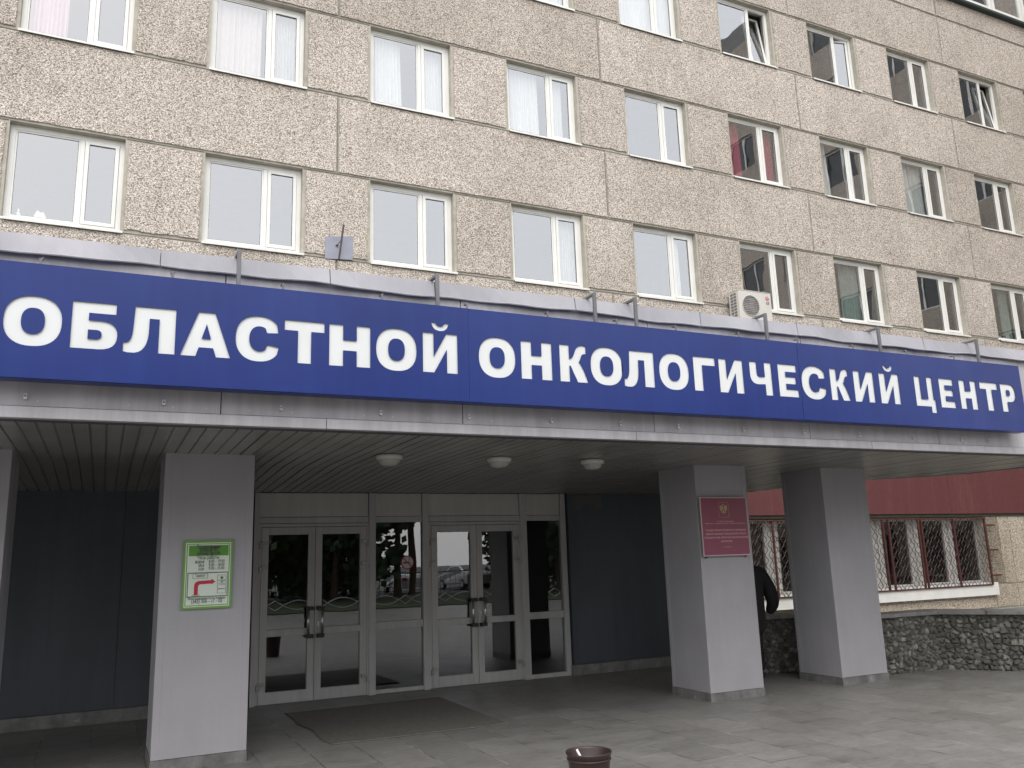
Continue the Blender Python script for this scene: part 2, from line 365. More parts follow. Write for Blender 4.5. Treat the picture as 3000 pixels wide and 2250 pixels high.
# upper technical floor: tall parapet panels, dark ledge, ribbon glazing
for a, b in zip([XL]+JX, JX+[XR]): 
    panel(a+.022, b-.022, zt+.035, VEN-.01); seal.box(b-.006, b+.006, YC-.004, YC+.03, zt, VEN)
bandrow(VEN+1.52, VEN+3.18)
seal.build('panel_joints', MAT['joint'], B)
box('ledge', plain('dark_green_ledge', (.02,.035,.035), .5), B, 15.02, XR, 14.58, 14.99, VEN-.07, VEN+.02, bevel=.01)
x = 15.05
while x < XR-1.5:
    f_ = MB(); y0, y1 = 14.62, 14.70
    f_.box(x, x+.14, y0, y1, VEN+.022, VEN+1.5).box(x+1.36, x+1.5, y0, y1, VEN+.022, VEN+1.5).box(x+.14, x+1.36, y0, y1, VEN+.022, VEN+.14).box(x+.14, x+1.36, y0, y1, VEN+1.36, VEN+1.5)
    fo = f_.build('ribbon_window', MAT['pvc'], B)
    MB().box(x+.14, x+1.36, 14.65, 14.656, VEN+.14, VEN+1.36).build('glass_pane', MAT['glass'], fo).location = -Vector((0, 0, 0))
    x += 1.52
# red band and ground-floor pieces
def part_at(mb, name, mat, parent, **k): return mb.build(name, mat, parent, **k)
rb = MB(); xs = [8.6, 13.9, 19.2, 23.4, XR]
for a, b in zip(xs, xs[1:]): rb.box(a+.004, b-.004, 14.66, YC+.01, .79+H0, 2.24+H0)
rb.build('red_band', MAT['red'], B, bevel=.006)
box('shade_strip', plain('lintel_shade', (.055,.06,.04), .9), B, 8.6, XR, 14.70, YC+.008, .735+H0, .788+H0)  # green-black strip paints the lintel shade between red band and window head
panel(8.6, 20.5, .05, GZ0-.31, mat='pebble_old')
panel(8.6, 20.5, GZ0-.30, GZ0-.01, mat='pebble_old')
panel(20.98, 21.36, GZ0+.02, GZ1-.02, name='pier_panel', mat='pebble_old'); panel(21.42, 22.05, GZ0+.02, GZ1-.02, name='pier_panel', mat='pebble_old')
panel(20.53, 20.955, GZ0+.02, GZ1-.02, name='pier_panel', mat='pebble_dirty')
panel(20.55, 21.36, .05, GZ0-.02, name='pier_panel', mat='pebble_old'); panel(21.42, 22.05, .05, GZ0-.02, name='pier_panel', mat='pebble_old')
panel(22.15, XR, .05, GZ0-.02, mat='pebble_old')

# rooms behind the glass
rm = MB()
for r in (1, 2, 3):
    for i in ROWS[r]:
        a = winx(i)-.55; b = winx(i)+WW+.6; zb = Z1+HH*(r-1)
        z0, z1, y0, y1 = zb-.8, zb+WH+.25, 15.102, 18.4
        rm.poly([(a,y0,z0),(a,y1,z0),(a,y1,z1),(a,y0,z1)]); rm.poly([(b,y0,z0),(b,y0,z1),(b,y1,z1),(b,y1,z0)])
        rm.poly([(a,y1,z0),(b,y1,z0),(b,y1,z1),(a,y1,z1)]); rm.poly([(a,y0,z1),(a,y1,z1),(b,y1,z1),(b,y0,z1)]); rm.poly([(a,y0,z0),(b,y0,z0),(b,y1,z0),(a,y1,z0)])
a, b, z0, z1, y0, y1 = GX0-.3, 27, .1, GZ1+.3, 15.13, 19
rm.poly([(a,y1,z0),(b,y1,z0),(b,y1,z1),(a,y1,z1)]); rm.poly([(a,y0,z1),(a,y1,z1),(b,y1,z1),(b,y0,z1)]); rm.poly([(a,y0,z0),(b,y0,z0),(b,y1,z0),(a,y1,z0)])
rm.poly([(a,y0,z0),(a,y1,z0),(a,y1,z1),(a,y0,z1)]); rm.poly([(b,y0,z0),(b,y0,z1),(b,y1,z1),(b,y1,z0)])
a, b, z0, z1, y0, y1 = 15, XR-.4, VEN, VEN+2, 15.13, 18
rm.poly([(a,y1,z0),(b,y1,z0),(b,y1,z1),(a,y1,z1)]); rm.poly([(a,y0,z1),(a,y1,z1),(b,y1,z1),(b,y0,z1)]); rm.poly([(a,y0,z0),(b,y0,z0),(b,y1,z0),(a,y1,z0)])
rm.build('room_shells', MAT['room'], B)

# one window = frame (> sash, glass panes, sill, screws)
def make_window(i, r, state):
    x = winx(i); z = Z1+HH*(r-1); y = 14.88
    f = MB(); W_, H_ = WW, WH; y1 = y+.07
    fo_ = .082
    f.box(x, x+fo_, y, y1, z+.03, z+H_); f.box(x+W_-fo_, x+W_, y, y1, z+.03, z+H_)
    f.box(x+fo_, x+W_-fo_, y, y1, z+H_-fo_, z+H_); f.box(x+fo_, x+W_-fo_, y, y1, z+.03, z+.03+fo_)
    f.box(x+1.03, x+1.10, y, y1, z+.03+fo_, z+H_-fo_)
    fr = f.build('window', MAT['pvc'], B, bevel=.005)
    # left light: glazing bead
    lb = MB(); a, b, c, d = x+fo_, x+1.03, z+.03+fo_, z+H_-fo_; e = .028
    lb.box(a, a+e, y+.014, y1-.01, c, d).box(b-e, b, y+.014, y1-.01, c, d).box(a+e, b-e, y+.014, y1-.01, c, c+e).box(a+e, b-e, y+.014, y1-.01, d-e, d)
    lb.build('glazing_bead', MAT['pvc'], fr, bevel=.004)
    gk = MB(); g = .006; a2, b2, c2, d2 = a+e, b-e, c+e, d-e
    gk.box(a2, a2+g, y+.02, y+.03, c2, d2).box(b2-g, b2, y+.02, y+.03, c2, d2).box(a2+g, b2-g, y+.02, y+.03, c2, c2+g).box(a2+g, b2-g, y+.02, y+.03, d2-g, d2)
    gk.build('gasket', MAT['pvc_dark'], fr)
    MB().poly([(a2, y+.026, c2), (b2, y+.026, c2), (b2, y+.026, d2), (a2, y+.026, d2)]).build('glass_pane', MAT['glass'], fr)
    # right light: sash
    a, b = x+1.10+.004, x+W_-fo_-.004; c, d = z+.03+fo_+.004, z+H_-fo_-.004; e = .062
    px, pz = (b, 0) if state == 'swing' else (0, c)
    sb = MB(); sy0, sy1 = y-.012, y+.05
    if state: sy0, sy1 = y+.02, y+.075
    def rel(m):
        if state == 'swing': m.v = [(vx-b, vy-(y+.07), vz-c) for vx, vy, vz in m.v]
        elif state == 'tilt': m.v = [(vx-a, vy-(y+.07), vz-c) for vx, vy, vz in m.v]
        return m
    sb.box(a, a+e, sy0, sy1, c, d).box(b-e, b, sy0, sy1, c, d).box(a+e, b-e, sy0, sy1, c, c+e).box(a+e, b-e, sy0, sy1, d-e, d)
    ym = (sy0+sy1)/2
    gp = MB().poly([(a+e, ym, c+e), (b-e, ym, c+e), (b-e, ym, d-e), (a+e, ym, d-e)])
    g2 = MB(); A, B_, C, D = a+e, b-e, c+e, d-e
    g2.box(A, A+g, ym-.012, ym-.002, C, D).box(B_-g, B_, ym-.012, ym-.002, C, D).box(A+g, B_-g, ym-.012, ym-.002, C, C+g).box(A+g, B_-g, ym-.012, ym-.002, D-g, D)
    if state:
        rel(sb); rel(gp); rel(g2)
        so_ = sb.build('sash', MAT['pvc'], fr, bevel=.004, loc=1); pw = PW(B)
        hinge = Vector((b if state == 'swing' else a, y+.07, c))-pw
        rot = (0, 0, -math.radians(13)) if state == 'swing' else (-math.radians(8.5), 0, 0)
        so_.location = hinge; so_.rotation_euler = rot
        for m, nm, mt in ((gp, 'glass_pane', 'glass'), (g2, 'gasket', 'pvc_dark')):
            o = m.build(nm, MAT[mt], fr, loc=1); o.location = hinge; o.rotation_euler = rot
    else:
        sb.build('sash', MAT['pvc'], fr, bevel=.004); gp.build('glass_pane', MAT['glass'], fr); g2.build('gasket', MAT['pvc_dark'], fr)
    s_ = MB(); s_.prism([(y+.02, z+.03), (y+.02, z+.045), (YW-.045, z+.012), (YW-.045, z-.028), (YW-.037, z-.028), (YW-.037, z+.004), (y+.02, z+.03)][:6], lambda u, v, w_: (x-.01+w_, u, v), W_+.05)
    s_.build('window_sill', MAT['sill'], fr)
    sc = MB()
    for k in (.12, .9, 1.15, 1.6): sc.box(x+k, x+k+.02, y-.004, y+.002, z+.06, z+.068)
    if r == 1: sc.build('drain_slots', MAT['pvc_dark'], fr)
    return fr
for r in (1, 2, 3):
    for i in ROWS[r]:
        make_window(i, r, {(3,5): 'tilt', (3,6): 'swing', (3,8): 'tilt'}.get((r, i)))
# curtains
ORD = ['leftmost', 'second from left', 'third from left', 'fourth from left', 'fifth from left', 'sixth from left', 'seventh from left', 'eighth from left', 'ninth from left', 'tenth from left']
RN = {1: 'lowest window row', 2: 'middle window row', 3: 'top window row'}
def curtain(i, r, u0, u1, mat, desc, zt_=1.0, lean=0, folds=9):
    x = winx(i); z = Z1+HH*(r-1); m = MB(); n = 40; a = x+u0*WW; b = x+u1*WW; y = 15.05 if (r, i) not in ((3,5),(3,8)) else 15.3
    R = random.Random(i*10+r+int(u0*100)); ph = R.uniform(0, 6)
    top = [(a+(b-a)*k/n, y+.022*math.sin(k/n*folds*6.28+ph)+.01*math.sin(k*1.7), z+.02+(WH+.1)*zt_) for k in range(n+1)]
    bot = [(a+(b-a)*k/n+lean*(k/n), y+.035*math.sin(k/n*folds*6.28+ph+.4)+.012*math.sin(k*1.1), z-.15) for k in range(n+1)]
    for k in range(n): m.poly([bot[k], bot[k+1], top[k+1], top[k]])
    o = m.build('curtain', MAT[mat]); 
    tag(o, desc, 'curtain', 'curtains behind the windows')
curtain(0, 2, .05, .40, 'c_pale', 'pale pink curtain in the leftmost window at the top left corner')
curtain(1, 2, .03, .55, 'c_peach', 'peach tinted curtain in the wide light of the second window of the middle row')
curtain(1, 2, .66, .97, 'c_sheer', 'patterned lace curtain in the narrow sash of the second window of the middle row')
curtain(2, 2, .02, .40, 'c_white', 'white lace curtain drawn over the left light of the third window, middle row', zt_=.93, lean=.05)
curtain(2, 2, .62, .97, 'c_white', 'white curtain filling the narrow sash of the third window, middle row')
curtain(3, 2, .03, .50, 'c_white', 'white curtain in the wide light of the fourth window, middle row', lean=.03)
curtain(3, 2, .62, .86, 'c_white', 'white curtain half covering the narrow sash of the fourth window, middle row')
curtain(5, 2, .03, .30, 'c_pink', 'pink curtain at the left of the window with pink curtains', lean=.05)
curtain(5, 2, .68, .90, 'c_pink', 'pink curtain in the narrow sash of the window with pink curtains', lean=.06)
curtain(6, 2, .03, .26, 'c_white', 'grey-white net curtain at the left of the window next to the pink curtains', lean=.10)
curtain(6, 2, .66, .80, 'c_white', 'narrow net curtain strip in the sash next to the pink curtains')
curtain(7, 2, .03, .30, 'c_white', 'gathered net curtain at the left of the eighth window, middle row', lean=.12)
curtain(7, 2, .33, .60, 'c_sheer', 'hanging net curtain in the middle of the eighth window, middle row')
curtain(3, 3, .02, .98, 'c_white', 'white curtain in the top row window cut off by the photo edge', folds=14)
curtain(4, 3, .02, .98, 'c_white', 'milky white ribbed curtain filling the whole fifth window of the top row', folds=22)
curtain(3, 1, .66, .95, 'c_sheer', 'thin pale curtain in the narrow sash of the fourth window, lowest row')
curtain(4, 1, .66, .82, 'c_white', 'thin white curtain edge in the fifth window of the lowest row')
curtain(6, 1, .25, .60, 'c_green', 'greenish curtain in the window right of the air conditioner', lean=.05)
curtain(8, 1, .40, .60, 'c_green', 'dull green curtain in the lowest window at the right edge')
# things on window boards
def on_sill(name, i, r, u, dz, label, cat, kind):
    x = winx(i)+u*WW; z = Z1+HH*(r-1)+.10; y = 15.0
    board = z
    if kind == 'bottle':
        e = thing(name, (x, y, z), label, cat); MB().lathe([(0,0),(.035,0),(.035,.10),(.012,.13),(.012,.16),(0,.16)], (x,y,z), 16).build('bottle_body', MAT['acrylic'], e, smooth=True)
        MB().lathe([(0,.161),(.014,.161),(.014,.185),(0,.185)], (x,y,z), 12).build('cap', MAT['pvc'], e)
    elif kind == 'bag':
        m = MB(); m.prism([(0,0),(.20,0),(.19,.10),(.15,.19),(.11,.17),(.06,.21),(.02,.12)], lambda u_, v_, w_: (x+u_, y+w_, z+v_), .05)
        tag(m.build(name, MAT['acrylic'], bevel=.01), label, cat)
    else:
        e = thing(name, (x, y, z), label, cat)
        MB().lathe([(0,0),(.05,0),(.065,.10),(.06,.10),(0,.09)], (x,y,z), 16).build('pot', MAT['lampwhite'], e)
        m = MB(); R = random.Random(i)
        for k in range(46):
            a = R.uniform(0, 6.28); rr = R.uniform(.02, .16); h = R.uniform(.05, .22); p = Vector((x+rr*math.cos(a), y+.3*rr*math.sin(a), z+.1+h*.8))
            q = Vector((R.uniform(-.03,.03), R.uniform(-.01,.01), R.uniform(.0,.04))); s = Vector((R.uniform(-.02,.02), R.uniform(-.02,.02), .02))
            m.poly([p-q, p+s, p+q, p-s])
        m.build('leaves', plain('houseplant', (.08,.16,.05), .6), e)
on_sill('bottle', 0, 1, .12, 0, 'small pale bottle on the window board of the lowest left window', 'bottle', 'bottle')
on_sill('paper_bag', 0, 1, .24, 0, 'crumpled white bag on the window board of the lowest left window', 'bag', 'bag')
on_sill('potted_plant', 8, 1, .22, 0, 'potted green plant in the lowest window at the right edge', 'plant', 'plant')
on_sill('potted_plant', 8, 1, .72, 0, 'small potted plant in the narrow sash of the lowest window at the right edge', 'plant', 'plant')

# ground-floor strip window
gw = MB(); y0, y1 = 15.0, 15.08; zb, ztp = -.93+H0, .70+H0
mull = [(10.6,10.75),(11.75,12.05),(13.37,13.78),(15.0,15.35),(16.70,17.05),(17.95,18.32),(19.23,19.56),(20.44,20.5)]
for a, b in mull: gw.box(a, b, y0, y1, zb, ztp)
for (a, b), (c, d) in zip(mull, mull[1:]): gw.box(b, c, y0, y1, zb, zb+.05); gw.box(b, c, y0, y1, ztp-.07, ztp)
gwo = gw.build('ground_floor_window', MAT['oldwhite'], B, bevel=.005)
for k, ((a, b), (c, d)) in enumerate(zip(mull, mull[1:])):
    MB().poly([(b, 15.04, zb+.05), (c, 15.04, zb+.05), (c, 15.04, ztp-.07), (b, 15.04, ztp-.07)]).build('glass_pane', MAT['glass_low'], gwo)
g = MB()
for a, b in mull:
    g.box((a+b)/2-.006, (a+b)/2+.006, y0-.003, y0, zb, ztp)
g.build('gasket', MAT['pvc_dark'], gwo)
m = MB(); m.box(GX0-.02, 20.52, 14.62, 15.0, -.975+H0, -.935+H0); m.box(GX0-.02, 20.52, 14.62, YC-.001, -1.24+H0, -.976+H0); m.build('window_apron', MAT['apron'], gwo, bevel=.004)
# window right of the pier
gw = MB().box(22.1, 22.25, y0, y1, zb, ztp).box(22.25, 26.2, y0, y1, zb, zb+.06).box(22.25, 26.2, y0, y1, ztp-.07, ztp).box(24, 24.2, y0, y1, zb+.06, ztp-.07)
gwo2 = gw.build('ground_floor_window', MAT['pvc'], B); MB().poly([(22.25, 15.04, zb+.06), (26.2, 15.04, zb+.06), (26.2, 15.04, ztp-.07), (22.25, 15.04, ztp-.07)]).build('glass_pane', MAT['glass'], gwo2)

# window grille (security bars)
G = thing('window_grille', (15.6, 14.6, GZ0), 'red-brown wrought window grille of wavy wires in front of the ground floor windows', 'grille')
posts = [10.9, 12.0, 13.28, 14.95, 16.66, 16.85, 17.86, 17.97, 19.12, 20.28]
fm = MB()
zg0, zg1 = -.965+H0, .66+H0; yg = 14.60
for p_ in posts: fm.box(p_-.02, p_+.02, yg-.02, yg+.02, zg0, zg1)
fm.box(10.9, 20.3, yg-.016, yg+.016, zg0-.03, zg0); fm.box(10.9, 20.3, yg-.016, yg+.016, zg1, zg1+.03)
fm.build('grille_frame', MAT['rust_red'], G)
for a, b in zip(posts, posts[1:]):
    if b-a < .3: continue
    n = max(2, round((b-a)/.19)); dx = (b-a)/n; lm = MB(); A = dx*.5; per = .225
    for k in range(n):
        for sg in (1, -1):
            xc = a+dx*(k+.5); pts = []
            N = 36
            for q in range(N+1):
                z = zg0+(zg1-zg0)*q/N; s_ = math.sin(math.pi*(z-zg0)/per+(0 if k % 2 else math.pi/2))
                pts.append((xc+sg*A*(s_*s_)*.98, yg+.006*sg, z))
            lm.path(pts, .0085, 4)
    lm.build('wavy_wires', MAT['wire'], G)
br_ = MB()
for z in (.49, -.13, -.755):
    br_.box(20.30, 20.66, yg-.015, yg+.015, z+H0-.02, z+H0+.02); br_.box(20.63, 20.66, yg+.016, 14.79, z+H0-.018, z+H0+.018)
br_.build('wall_bracket', MAT['rust_red'], G)

# ------------------------------------------------------------------ entrance canopy
ZS = 1.02+H0
C = thing('entrance_canopy', (3, 8, ZS), 'long grey sheet-metal entrance canopy with ribbed soffit and folded parapet flashing', 'canopy')
YF = 6.18; XCL, XCR = -8.5, 11.25
jx = [.112*6.17+1.84*k for k in range(-5, 7)]
fs = MB(); xs = [XCL]+[x for x in jx if XCL+.1 < x < XCR-.1]+[XCR]
for a, b in zip(xs, xs[1:]): fs.box(a+.003, b-.003, YF, YF+.1, 1.075+H0, 2.19+H0)
fs.build('fascia', MAT['fascia'], C, bevel=.003)
tr = MB(); tx = [XCL, -2.6, .233*6.15, .675*6.15, 7.0, XCR]
for k, (a, b) in enumerate(zip(tx, tx[1:])): tr.box(a+.002, b-.002, YF-.035, YF+.09, .992+H0, 1.068+H0)
tr.build('fascia_trim', MAT['fascia'], C, bevel=.004)
box('drip_edge', MAT['ink'], C, XCL, XCR, YF-.03, YF+.08, .984+H0, .991+H0)
# flashing: sloping folded band with a slightly wavy hanging lip
fl = MB(); edges = [XCL, -1.85, .04*6.1, .237*6.1, .377*6.1, 3.6, .813*6.1, 1.01*6.1, 1.307*6.1, XCR]
for a, b in zip(edges, edges[1:]):
    n = max(2, int((b-a)/.12)); prev = None
    for k in range(n+1):
        x = a+.003+(b-a-.006)*k/n; wv_ = .006*math.sin(x*2.3)+.005*math.sin(x*5.1+1)+.004*math.sin(x*11)
        lip = YF-.032+.010*math.sin(x*3.1)+.006*math.sin(x*7.7)
        ring = [(x, YF+.25, 2.235+H0), (x, YF-.02, 2.235+H0), (x, lip, 2.115+H0+wv_), (x, lip-.012, 2.108+H0+wv_), (x, lip-.008, 2.100+H0+wv_), (x, lip+.012, 2.104+H0+wv_)]
        if prev:
            for q in range(len(ring)-1): fl.poly([prev[q], ring[q], ring[q+1], prev[q+1]])
        prev = ring
fl.build('parapet_flashing', MAT['flash'], C)
box('parapet_wall', MAT['fascia'], C, XCL, XCR, YF+.11, YF+.25, 1.08+H0, 2.225+H0)
box('roof_deck', MAT['concrete'], C, XCL, XCR-.02, YF+.26, 10.7, 1.45+H0, 1.7+H0)
box('roof_deck', MAT['concrete'], C, XCL, 9.0, 10.72, 14.7, 1.45+H0, 1.7+H0)
for b in ((XCL-.1, XCL-.002, YF, 14.6),): box('end_fascia', MAT['fascia'], C, b[0], b[1], b[2], b[3], 1.0+H0, 2.2+H0)
# soffit planks
def yend(x):
    if x <= 9.25: return 10.88
    pts = [(9.25, 10.6), (9.9, 9.70), (10.35, 9.15), (10.9, 8.66), (11.2, 8.25), (11.26, 7.4), (11.28, 6.2)]
    for (x0_, y0_), (x1_, y1_) in zip(pts, pts[1:]):
        if x <= x1_: return y0_+(y1_-y0_)*(x-x0_)/(x1_-x0_)
    return 6.3
sf = MB(); x = XCL; pw_ = .11; RS = random.Random(3)
def zsof(y): return ZS if y < 8.8 else ZS-.092*(y-8.8)/2.1
while x < XCR-.04:
    ye = max(6.4, min(yend(x), yend(x+pw_))); ys = [6.262]+[y for y in (8.8,) if y < ye-.1]+[ye]
    dz = RS.uniform(-.002, .002)
    prof = [(0, .012), (.006, .012), (.010, 0), (.102, 0), (.106, .012), (.110, .012)]
    for ya, yb in zip(ys, ys[1:]):
        for (u0, v0), (u1, v1) in zip(prof, prof[1:]):
            sf.poly([(x+u0, ya, zsof(ya)+v0+dz), (x+u1, ya, zsof(ya)+v1+dz), (x+u1, yb, zsof(yb)+v1+dz), (x+u0, yb, zsof(yb)+v0+dz)])
    x += pw_
sf.build('soffit', MAT['soffit'], C)
sj = MB()
for xx, ya, yb in ((2.315, 6.5, 10.85), (3.19, 8.2, 10.85), (1.095, 6.3, 8.0)):
    xx = XCL+round((xx-XCL)/pw_)*pw_
    ym_ = 8.8
    sj.poly([(xx-.006, ya, zsof(ya)-.003), (xx+.006, ya, zsof(ya)-.003), (xx+.006, min(yb, 8.8), ZS-.003), (xx-.006, min(yb, 8.8), ZS-.003)])
    if yb > 8.8: sj.poly([(xx-.006, 8.8, ZS-.003), (xx+.006, 8.8, ZS-.003), (xx+.006, yb, zsof(yb)-.003), (xx-.006, yb, zsof(yb)-.003)])
sj.build('soffit_joint', MAT['ink'], C)
# end closing strip following the slanting end of the soffit
es = MB(); ep = [(9.2, 10.9), (9.25, 10.6), (9.9, 9.70), (10.35, 9.15), (10.9, 8.66), (11.2, 8.25), (11.26, 7.4), (11.28, 6.3)]
for (a, b), (c, d) in zip(ep, ep[1:]): es.poly([(a, b, ZS-.08 if b > 9.9 else ZS-.012), (c, d, ZS-.012), (c, d, 2.1+H0), (a, b, 2.1+H0)])
es.build('end_fascia', MAT['fascia'], C)
# top-side clips, low clips and screws
cl = [-.205, -.083, .051, .179, .3, .418, .539, .649, .749, .87, .991, 1.112, 1.239, 1.36, 1.432]
sc = MB()
for k, dx in enumerate(cl):
    m = MB(); x = dx*6.17; z = .1815*6.17+H0
    m.box(x-.010, x+.010, YF-.024, YF-.001, z-.003, z); m.box(x-.010, x+.010, YF-.024, YF-.021, z, z+.034); sc = MB().tube((x, YF-.030, z+.018), (x, YF-.024, z+.018), .005, 8)
    lc_ = m.build('clip', MAT['zinc'], C); sc.build('screw', MAT['ink'], lc_)
for dx in [-.199, -.079, .053, .177, .3, .416, .537, .649, .753, .873, .993, 1.115, 1.242, 1.363]:
    m = MB(); x = dx*6.12; z = .332*6.08+H0; m.box(x-.012, x+.012, 6.08, 6.13, z+.026, z+.032); m.box(x-.009, x+.009, 6.08, 6.084, z-.02, z+.026); m.tube((x+.006, 6.10, z+.034), (x+.014, 6.10, z+.044), .006, 6)
    m.build('clip', MAT['steel'], C)
m = MB(); RS = random.Random(5)
for k in range(40):
    x = -1+k*.27+RS.uniform(-.03, .03); m.tube((x, YF-.004, 1.11+H0), (x, YF, 1.11+H0), .006, 6)
m.build('rivets', MAT['zinc'], C)

# ------------------------------------------------------------------ blue sign
YS = 5.98; SZ0, SZ1 = .204*YS+H0, .3305*YS+H0; SX0, SX1 = -.86, 9.27
LZ0, LZ1 = .2400*YS+H0, .2925*YS+H0; LH = LZ1-LZ0
S = thing('name_sign', (4.2, YS, SZ0), 'long dark blue name sign with white cut-out Cyrillic capitals on the canopy front', 'sign')
def bez(p0, p1, p2, n=6): return [((1-t)**2*p0[0]+2*t*(1-t)*p1[0]+t*t*p2[0], (1-t)**2*p0[1]+2*t*(1-t)*p1[1]+t*t*p2[1]) for t in [i/n for i in range(1, n+1)]]
def sup(cx, cy, rx, ry, e=2.35, n=40, a0=0, a1=360):
    o = []
    for i in range(n+1 if a1-a0 < 360 else n):
        a = math.radians(a0+(a1-a0)*i/n); c_, s_ = math.cos(a), math.sin(a)
        o.append((cx+rx*math.copysign(abs(c_)**(2/e), c_), cy+ry*math.copysign(abs(s_)**(2/e), s_)))
    return o
def G_O(w): return [sup(w/2, .5, w/2, .525), sup(w/2, .5, w*.205, .275)]
def G_B(w):
    o = [(0,0),(.60*w,0)]+bez((.60*w,0),(w,.0),(w,.31))+bez((w,.31),(w,.61),(.62*w,.61))+[(.36*w,.61),(.36*w,.77),(.95*w,.77),(.95*w,1),(0,1)]
    i = [(.36*w,.21),(.53*w,.21)]+bez((.53*w,.21),(.66*w,.21),(.66*w,.31))+bez((.66*w,.31),(.66*w,.41),(.53*w,.41))+[(.36*w,.41)]
    return [o, i]
def G_L(w): return [[(.2*w,1),(w,1),(w,0),(.68*w,0),(.68*w,.75),(.485*w,.75),(.48*w,.42)]+bez((.48*w,.42),(.46*w,.02),(.22*w,-.02))+[(.08*w,-.02),(0,0),(0,.2)]+bez((0,.2),(.15*w,.15),(.175*w,.45))]
def G_A(w): return [[(0,0),(.3*w,0),(.36*w,.2),(.65*w,.2),(.71*w,0),(w,0),(.67*w,1),(.34*w,1)], [(.41*w,.4),(.60*w,.4),(.505*w,.74)]]
def G_S(w):
    out_ = sup(w*.52, .5, w*.52, .525, 2.3, 40, 38, 322); inn = sup(w*.54, .5, w*.235, .29, 2.2, 26, 48, 312)
    return [[(w*.965, .66)]+[p for p in out_ if not (p[0] > w*.9 and .3 < p[1] < .7)]+[(w*.985, .33), (w*.72, .37)]+list(reversed(inn))[1:-1]+[(w*.71, .645)]]
def G_T(w): return [[(0,.76),(.335*w,.76),(.335*w,0),(.665*w,0),(.665*w,.76),(w,.76),(w,1),(0,1)]]
def G_N(w): return [[(0,0),(.335*w,0),(.335*w,.38),(.665*w,.38),(.665*w,0),(w,0),(w,1),(.665*w,1),(.665*w,.63),(.335*w,.63),(.335*w,1),(0,1)]]
def G_I(w): return [[(0,0),(.32*w,0),(.69*w,.60),(.69*w,0),(w,0),(w,1),(.68*w,1),(.31*w,.40),(.31*w,1),(0,1)]]
def G_Y(w):
    b = [(.25*w,1.27),(.36*w,1.27)]+bez((.36*w,1.27),(.41*w,1.18),(.5*w,1.18))+bez((.5*w,1.18),(.60*w,1.18),(.64*w,1.27))+[(.75*w,1.27)]+bez((.75*w,1.27),(.72*w,1.065),(.5*w,1.065))+bez((.5*w,1.065),(.28*w,1.065),(.25*w,1.27))[:-1]
    return G_I(w)+[b]
def G_K(w): return [[(0,0),(.34*w,0),(.34*w,.44),(.38*w,.44),(.62*w,0),(w,0)]+bez((w,0),(.82*w,.45),(.68*w,.55))+bez((.68*w,.55),(.74*w,.62),(.79*w,.74))+bez((.79*w,.74),(.82*w,.79),(.95*w,.79))+[(.95*w,1)]+bez((.95*w,1),(.62*w,1.06),(.53*w,.80))+bez((.53*w,.80),(.46*w,.62),(.34*w,.62))+[(.34*w,1),(0,1)]]
def G_G(w): return [[(0,0),(.40*w,0),(.40*w,.76),(w,.76),(w,1),(0,1)]]
def G_CH(w): return [[(w,0),(w,1),(.68*w,1),(.68*w,.555),(.46*w,.55)]+bez((.46*w,.55),(.32*w,.55),(.32*w,.70))+[(.32*w,1),(0,1),(0,.62)]+bez((0,.62),(0,.32),(.36*w,.32))+[(.68*w,.335),(.68*w,0)]]
def G_E(w): return [[(0,0),(w,0),(w,.225),(.38*w,.225),(.38*w,.40),(.90*w,.40),(.90*w,.615),(.38*w,.615),(.38*w,.775),(.96*w,.775),(.96*w,1),(0,1)]]
def G_TS(w): return [[(0,0),(.82*w,0),(.82*w,-.21),(1.09*w,-.21),(1.09*w,.235),(w,.235),(w,1),(.69*w,1),(.69*w,.24),(.31*w,.24),(.31*w,1),(0,1)]]
def G_R(w):
    o = [(0,0),(.39*w,0),(.39*w,.36),(.58*w,.36)]+bez((.58*w,.36),(w,.36),(w,.685))+bez((w,.685),(w,1),(.6*w,1))+[(0,1)]
    i = [(.39*w,.575),(.52*w,.575)]+bez((.52*w,.575),(.63*w,.575),(.63*w,.68))+bez((.63*w,.68),(.63*w,.79),(.52*w,.79))+[(.39*w,.79)]
    return [o, i]
GL = {'О':G_O,'Б':G_B,'Л':G_L,'А':G_A,'С':G_S,'Т':G_T,'Н':G_N,'И':G_I,'Й':G_Y,'К':G_K,'Г':G_G,'Ч':G_CH,'Е':G_E,'Ц':G_TS,'Р':G_R}
LET = [('О',-.1094,-.0548),('Б',-.0457,.0),('Л',.0062,.0594),('А',.0654,.1198),('С',.1252,.1755),('Т',.1812,.2291),('Н',.2351,.2867),('О',.2942,.3475),('Й',.3561,.4039),
 ('О',.4344,.4881),('Н',.4969,.5440),('К',.5566,.6010),('О',.6060,.6591),('Л',.6612,.7135),('О',.7228,.7760),('Г',.7854,.8262),('И',.8334,.8796),('Ч',.8936,.9371),('Е',.9509,.9905),('С',.9990,1.0517),('К',1.0613,1.1032),('И',1.1141,1.1599),('Й',1.1740,1.2207),
 ('Ц',1.2592,1.3040),('Е',1.3217,1.3594),('Н',1.3741,1.4191),('Т',1.4302,1.4790),('Р',1.4874,1.5285)]
